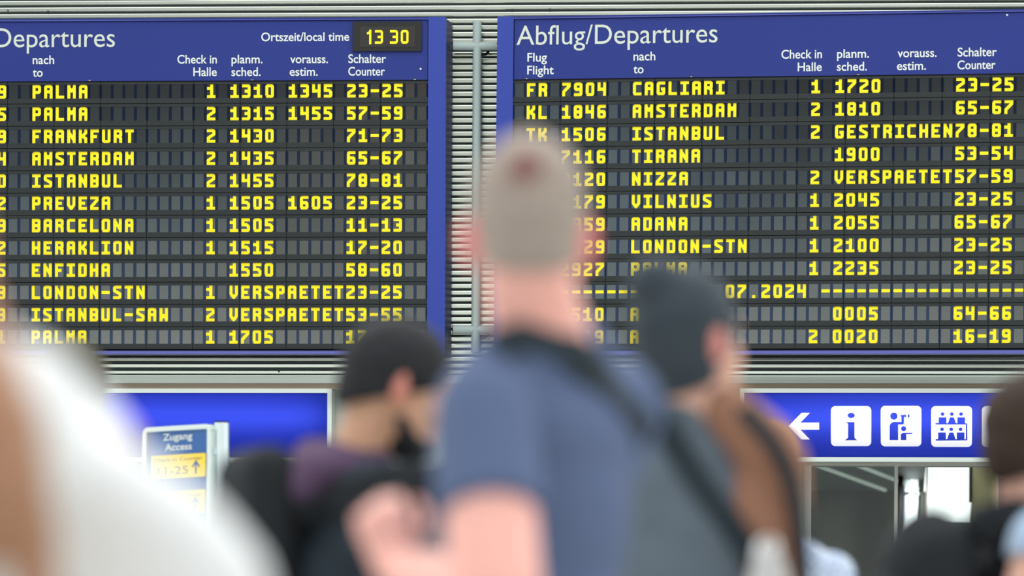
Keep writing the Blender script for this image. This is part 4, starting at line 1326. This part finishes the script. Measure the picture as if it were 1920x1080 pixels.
p7.trousers(CL['denim']); p7.shoes(CL['shoe'])
p7.hair_cap(0.015, HAIR['dark_brown'], [((0, -0.06, -0.085), (0, 0.4, -1)), ((0, 0.05, 0.03), (0, 1, -0.35))], rough=(0.03, 0.01))
c7 = at(1742, 1110, D7 + 0.01)
backpack('black backpack on the person at the right edge of the view', c7, (0.14, 0.098, 0.165), math.radians(-70), CL['black'],
         [([top7] + [o_ for o_ in p7.root.children if o_.name.startswith('body')], [(1846, 1005), (1868, 975), (1890, 965), (1905, 965)], 0.055)])

# --- head behind the white top
D3 = 9.0
hc = at(126, 740, D3)
p3 = Person('person with ash brown hair, only the back of the head showing above the white top', at(110, 900, D3).x, D3, math.radians(48), 1.78, hc, hk=1.0, sh=-0.02)
e1, e2 = p3.arm(-1), p3.arm(1)
p3.make_body(SKIN['fair'], [e1, e2])
pr = p3.trunk(0.014) + p3.shoulders(0.014) + p3.sleeve(e1, 0.6) + p3.sleeve(e2, 0.6)
organic('polo_shirt', pr, CL['red'], p3.root, 0.009, 5)
p3.trousers(CL['khaki']); p3.shoes(CL['shoe'])
p3.hair_cap(0.008, HAIR['ash'], NAPE, rough=(0.02, 0.005))

# --- nearest: long brown hair over a white hooded top, at the left edge
D2 = 3.75
hc = at(-225, 525, D2)
p2 = Person('person with long brown hair and white hooded top, largest figure at the left edge', at(-120, 800, D2).x, D2 + 0.05, math.radians(8), 1.57, hc, head_yaw=math.radians(25), hk=1.0, w=1.0)
g1 = p2.arm(-1)
g2 = p2.arm(1, sh=at(215, 985, 3.74), el=at(385, 1330, 3.72), wr=at(210, 1700, 3.85), ru=0.050)
p2.make_body(SKIN['light'], [g1, g2])
pr = p2.trunk(0.03) + p2.shoulders(0.020, 0.14) + p2.sleeve(g1, 0.95, 0.028, True) + p2.sleeve(g2, 0.95, 0.026, True)
ch = [(-20, 790, 0.070), (45, 846, 0.070), (118, 918, 0.072), (212, 970, 0.072), (308, 1038, 0.072), (376, 1112, 0.070), (385, 1330, 0.066)]
for a_, b_ in zip(ch, ch[1:]):
    pr.append(prim_cap(p2.L(at(a_[0], a_[1], 3.74)), a_[2], p2.L(at(b_[0], b_[1], 3.73)), b_[2]))
organic('hooded_top', pr, CL['white'], p2.root, 0.009, 14)
pr = [prim_cap(p2.L(at(-160, 745, 3.66)), 0.070, p2.L(at(40, 765, 3.68)), 0.066), prim_ell(p2.L(at(-40, 830, 3.64)), (0.10, 0.06, 0.09))]
organic('hood', pr, CL['white'], p2.root, 0.009, 6)
p2.trousers(CL['denim']); p2.shoes(CL['shoe'])
pr = xf([prim_ell((0, -0.015, 0.03), (0.092, 0.112, 0.106))], p2.HT)
pts = [(-200, 520, 3.72, 0.085), (-150, 660, 3.62, 0.082), (-90, 790, 3.55, 0.078), (-75, 900, 3.54, 0.070), (-75, 1000, 3.54, 0.045)]
for a_, b_ in zip(pts, pts[1:]):
    pr.append(prim_cap(p2.L(at(*a_[:3])), a_[3], p2.L(at(*b_[:3])), b_[3]))
for q in (((-60, 640), (30, 800), (66, 950), (84, 1160)), ((-90, 680), (0, 860), (40, 1010), (70, 1180)), ((-140, 700), (-100, 900), (-90, 1100), (-90, 1200))):
    for i in range(3):
        pr.append(prim_cap(p2.L(at(q[i][0], q[i][1], 3.56 - 0.012 * i)), 0.030 - 0.005 * i, p2.L(at(q[i + 1][0], q[i + 1][1], 3.548 - 0.012 * i)), 0.025 - 0.005 * i))
organic('long_hair', pr, HAIR['brown'], p2.root, 0.009, 4, rough=(0.03, 0.012))
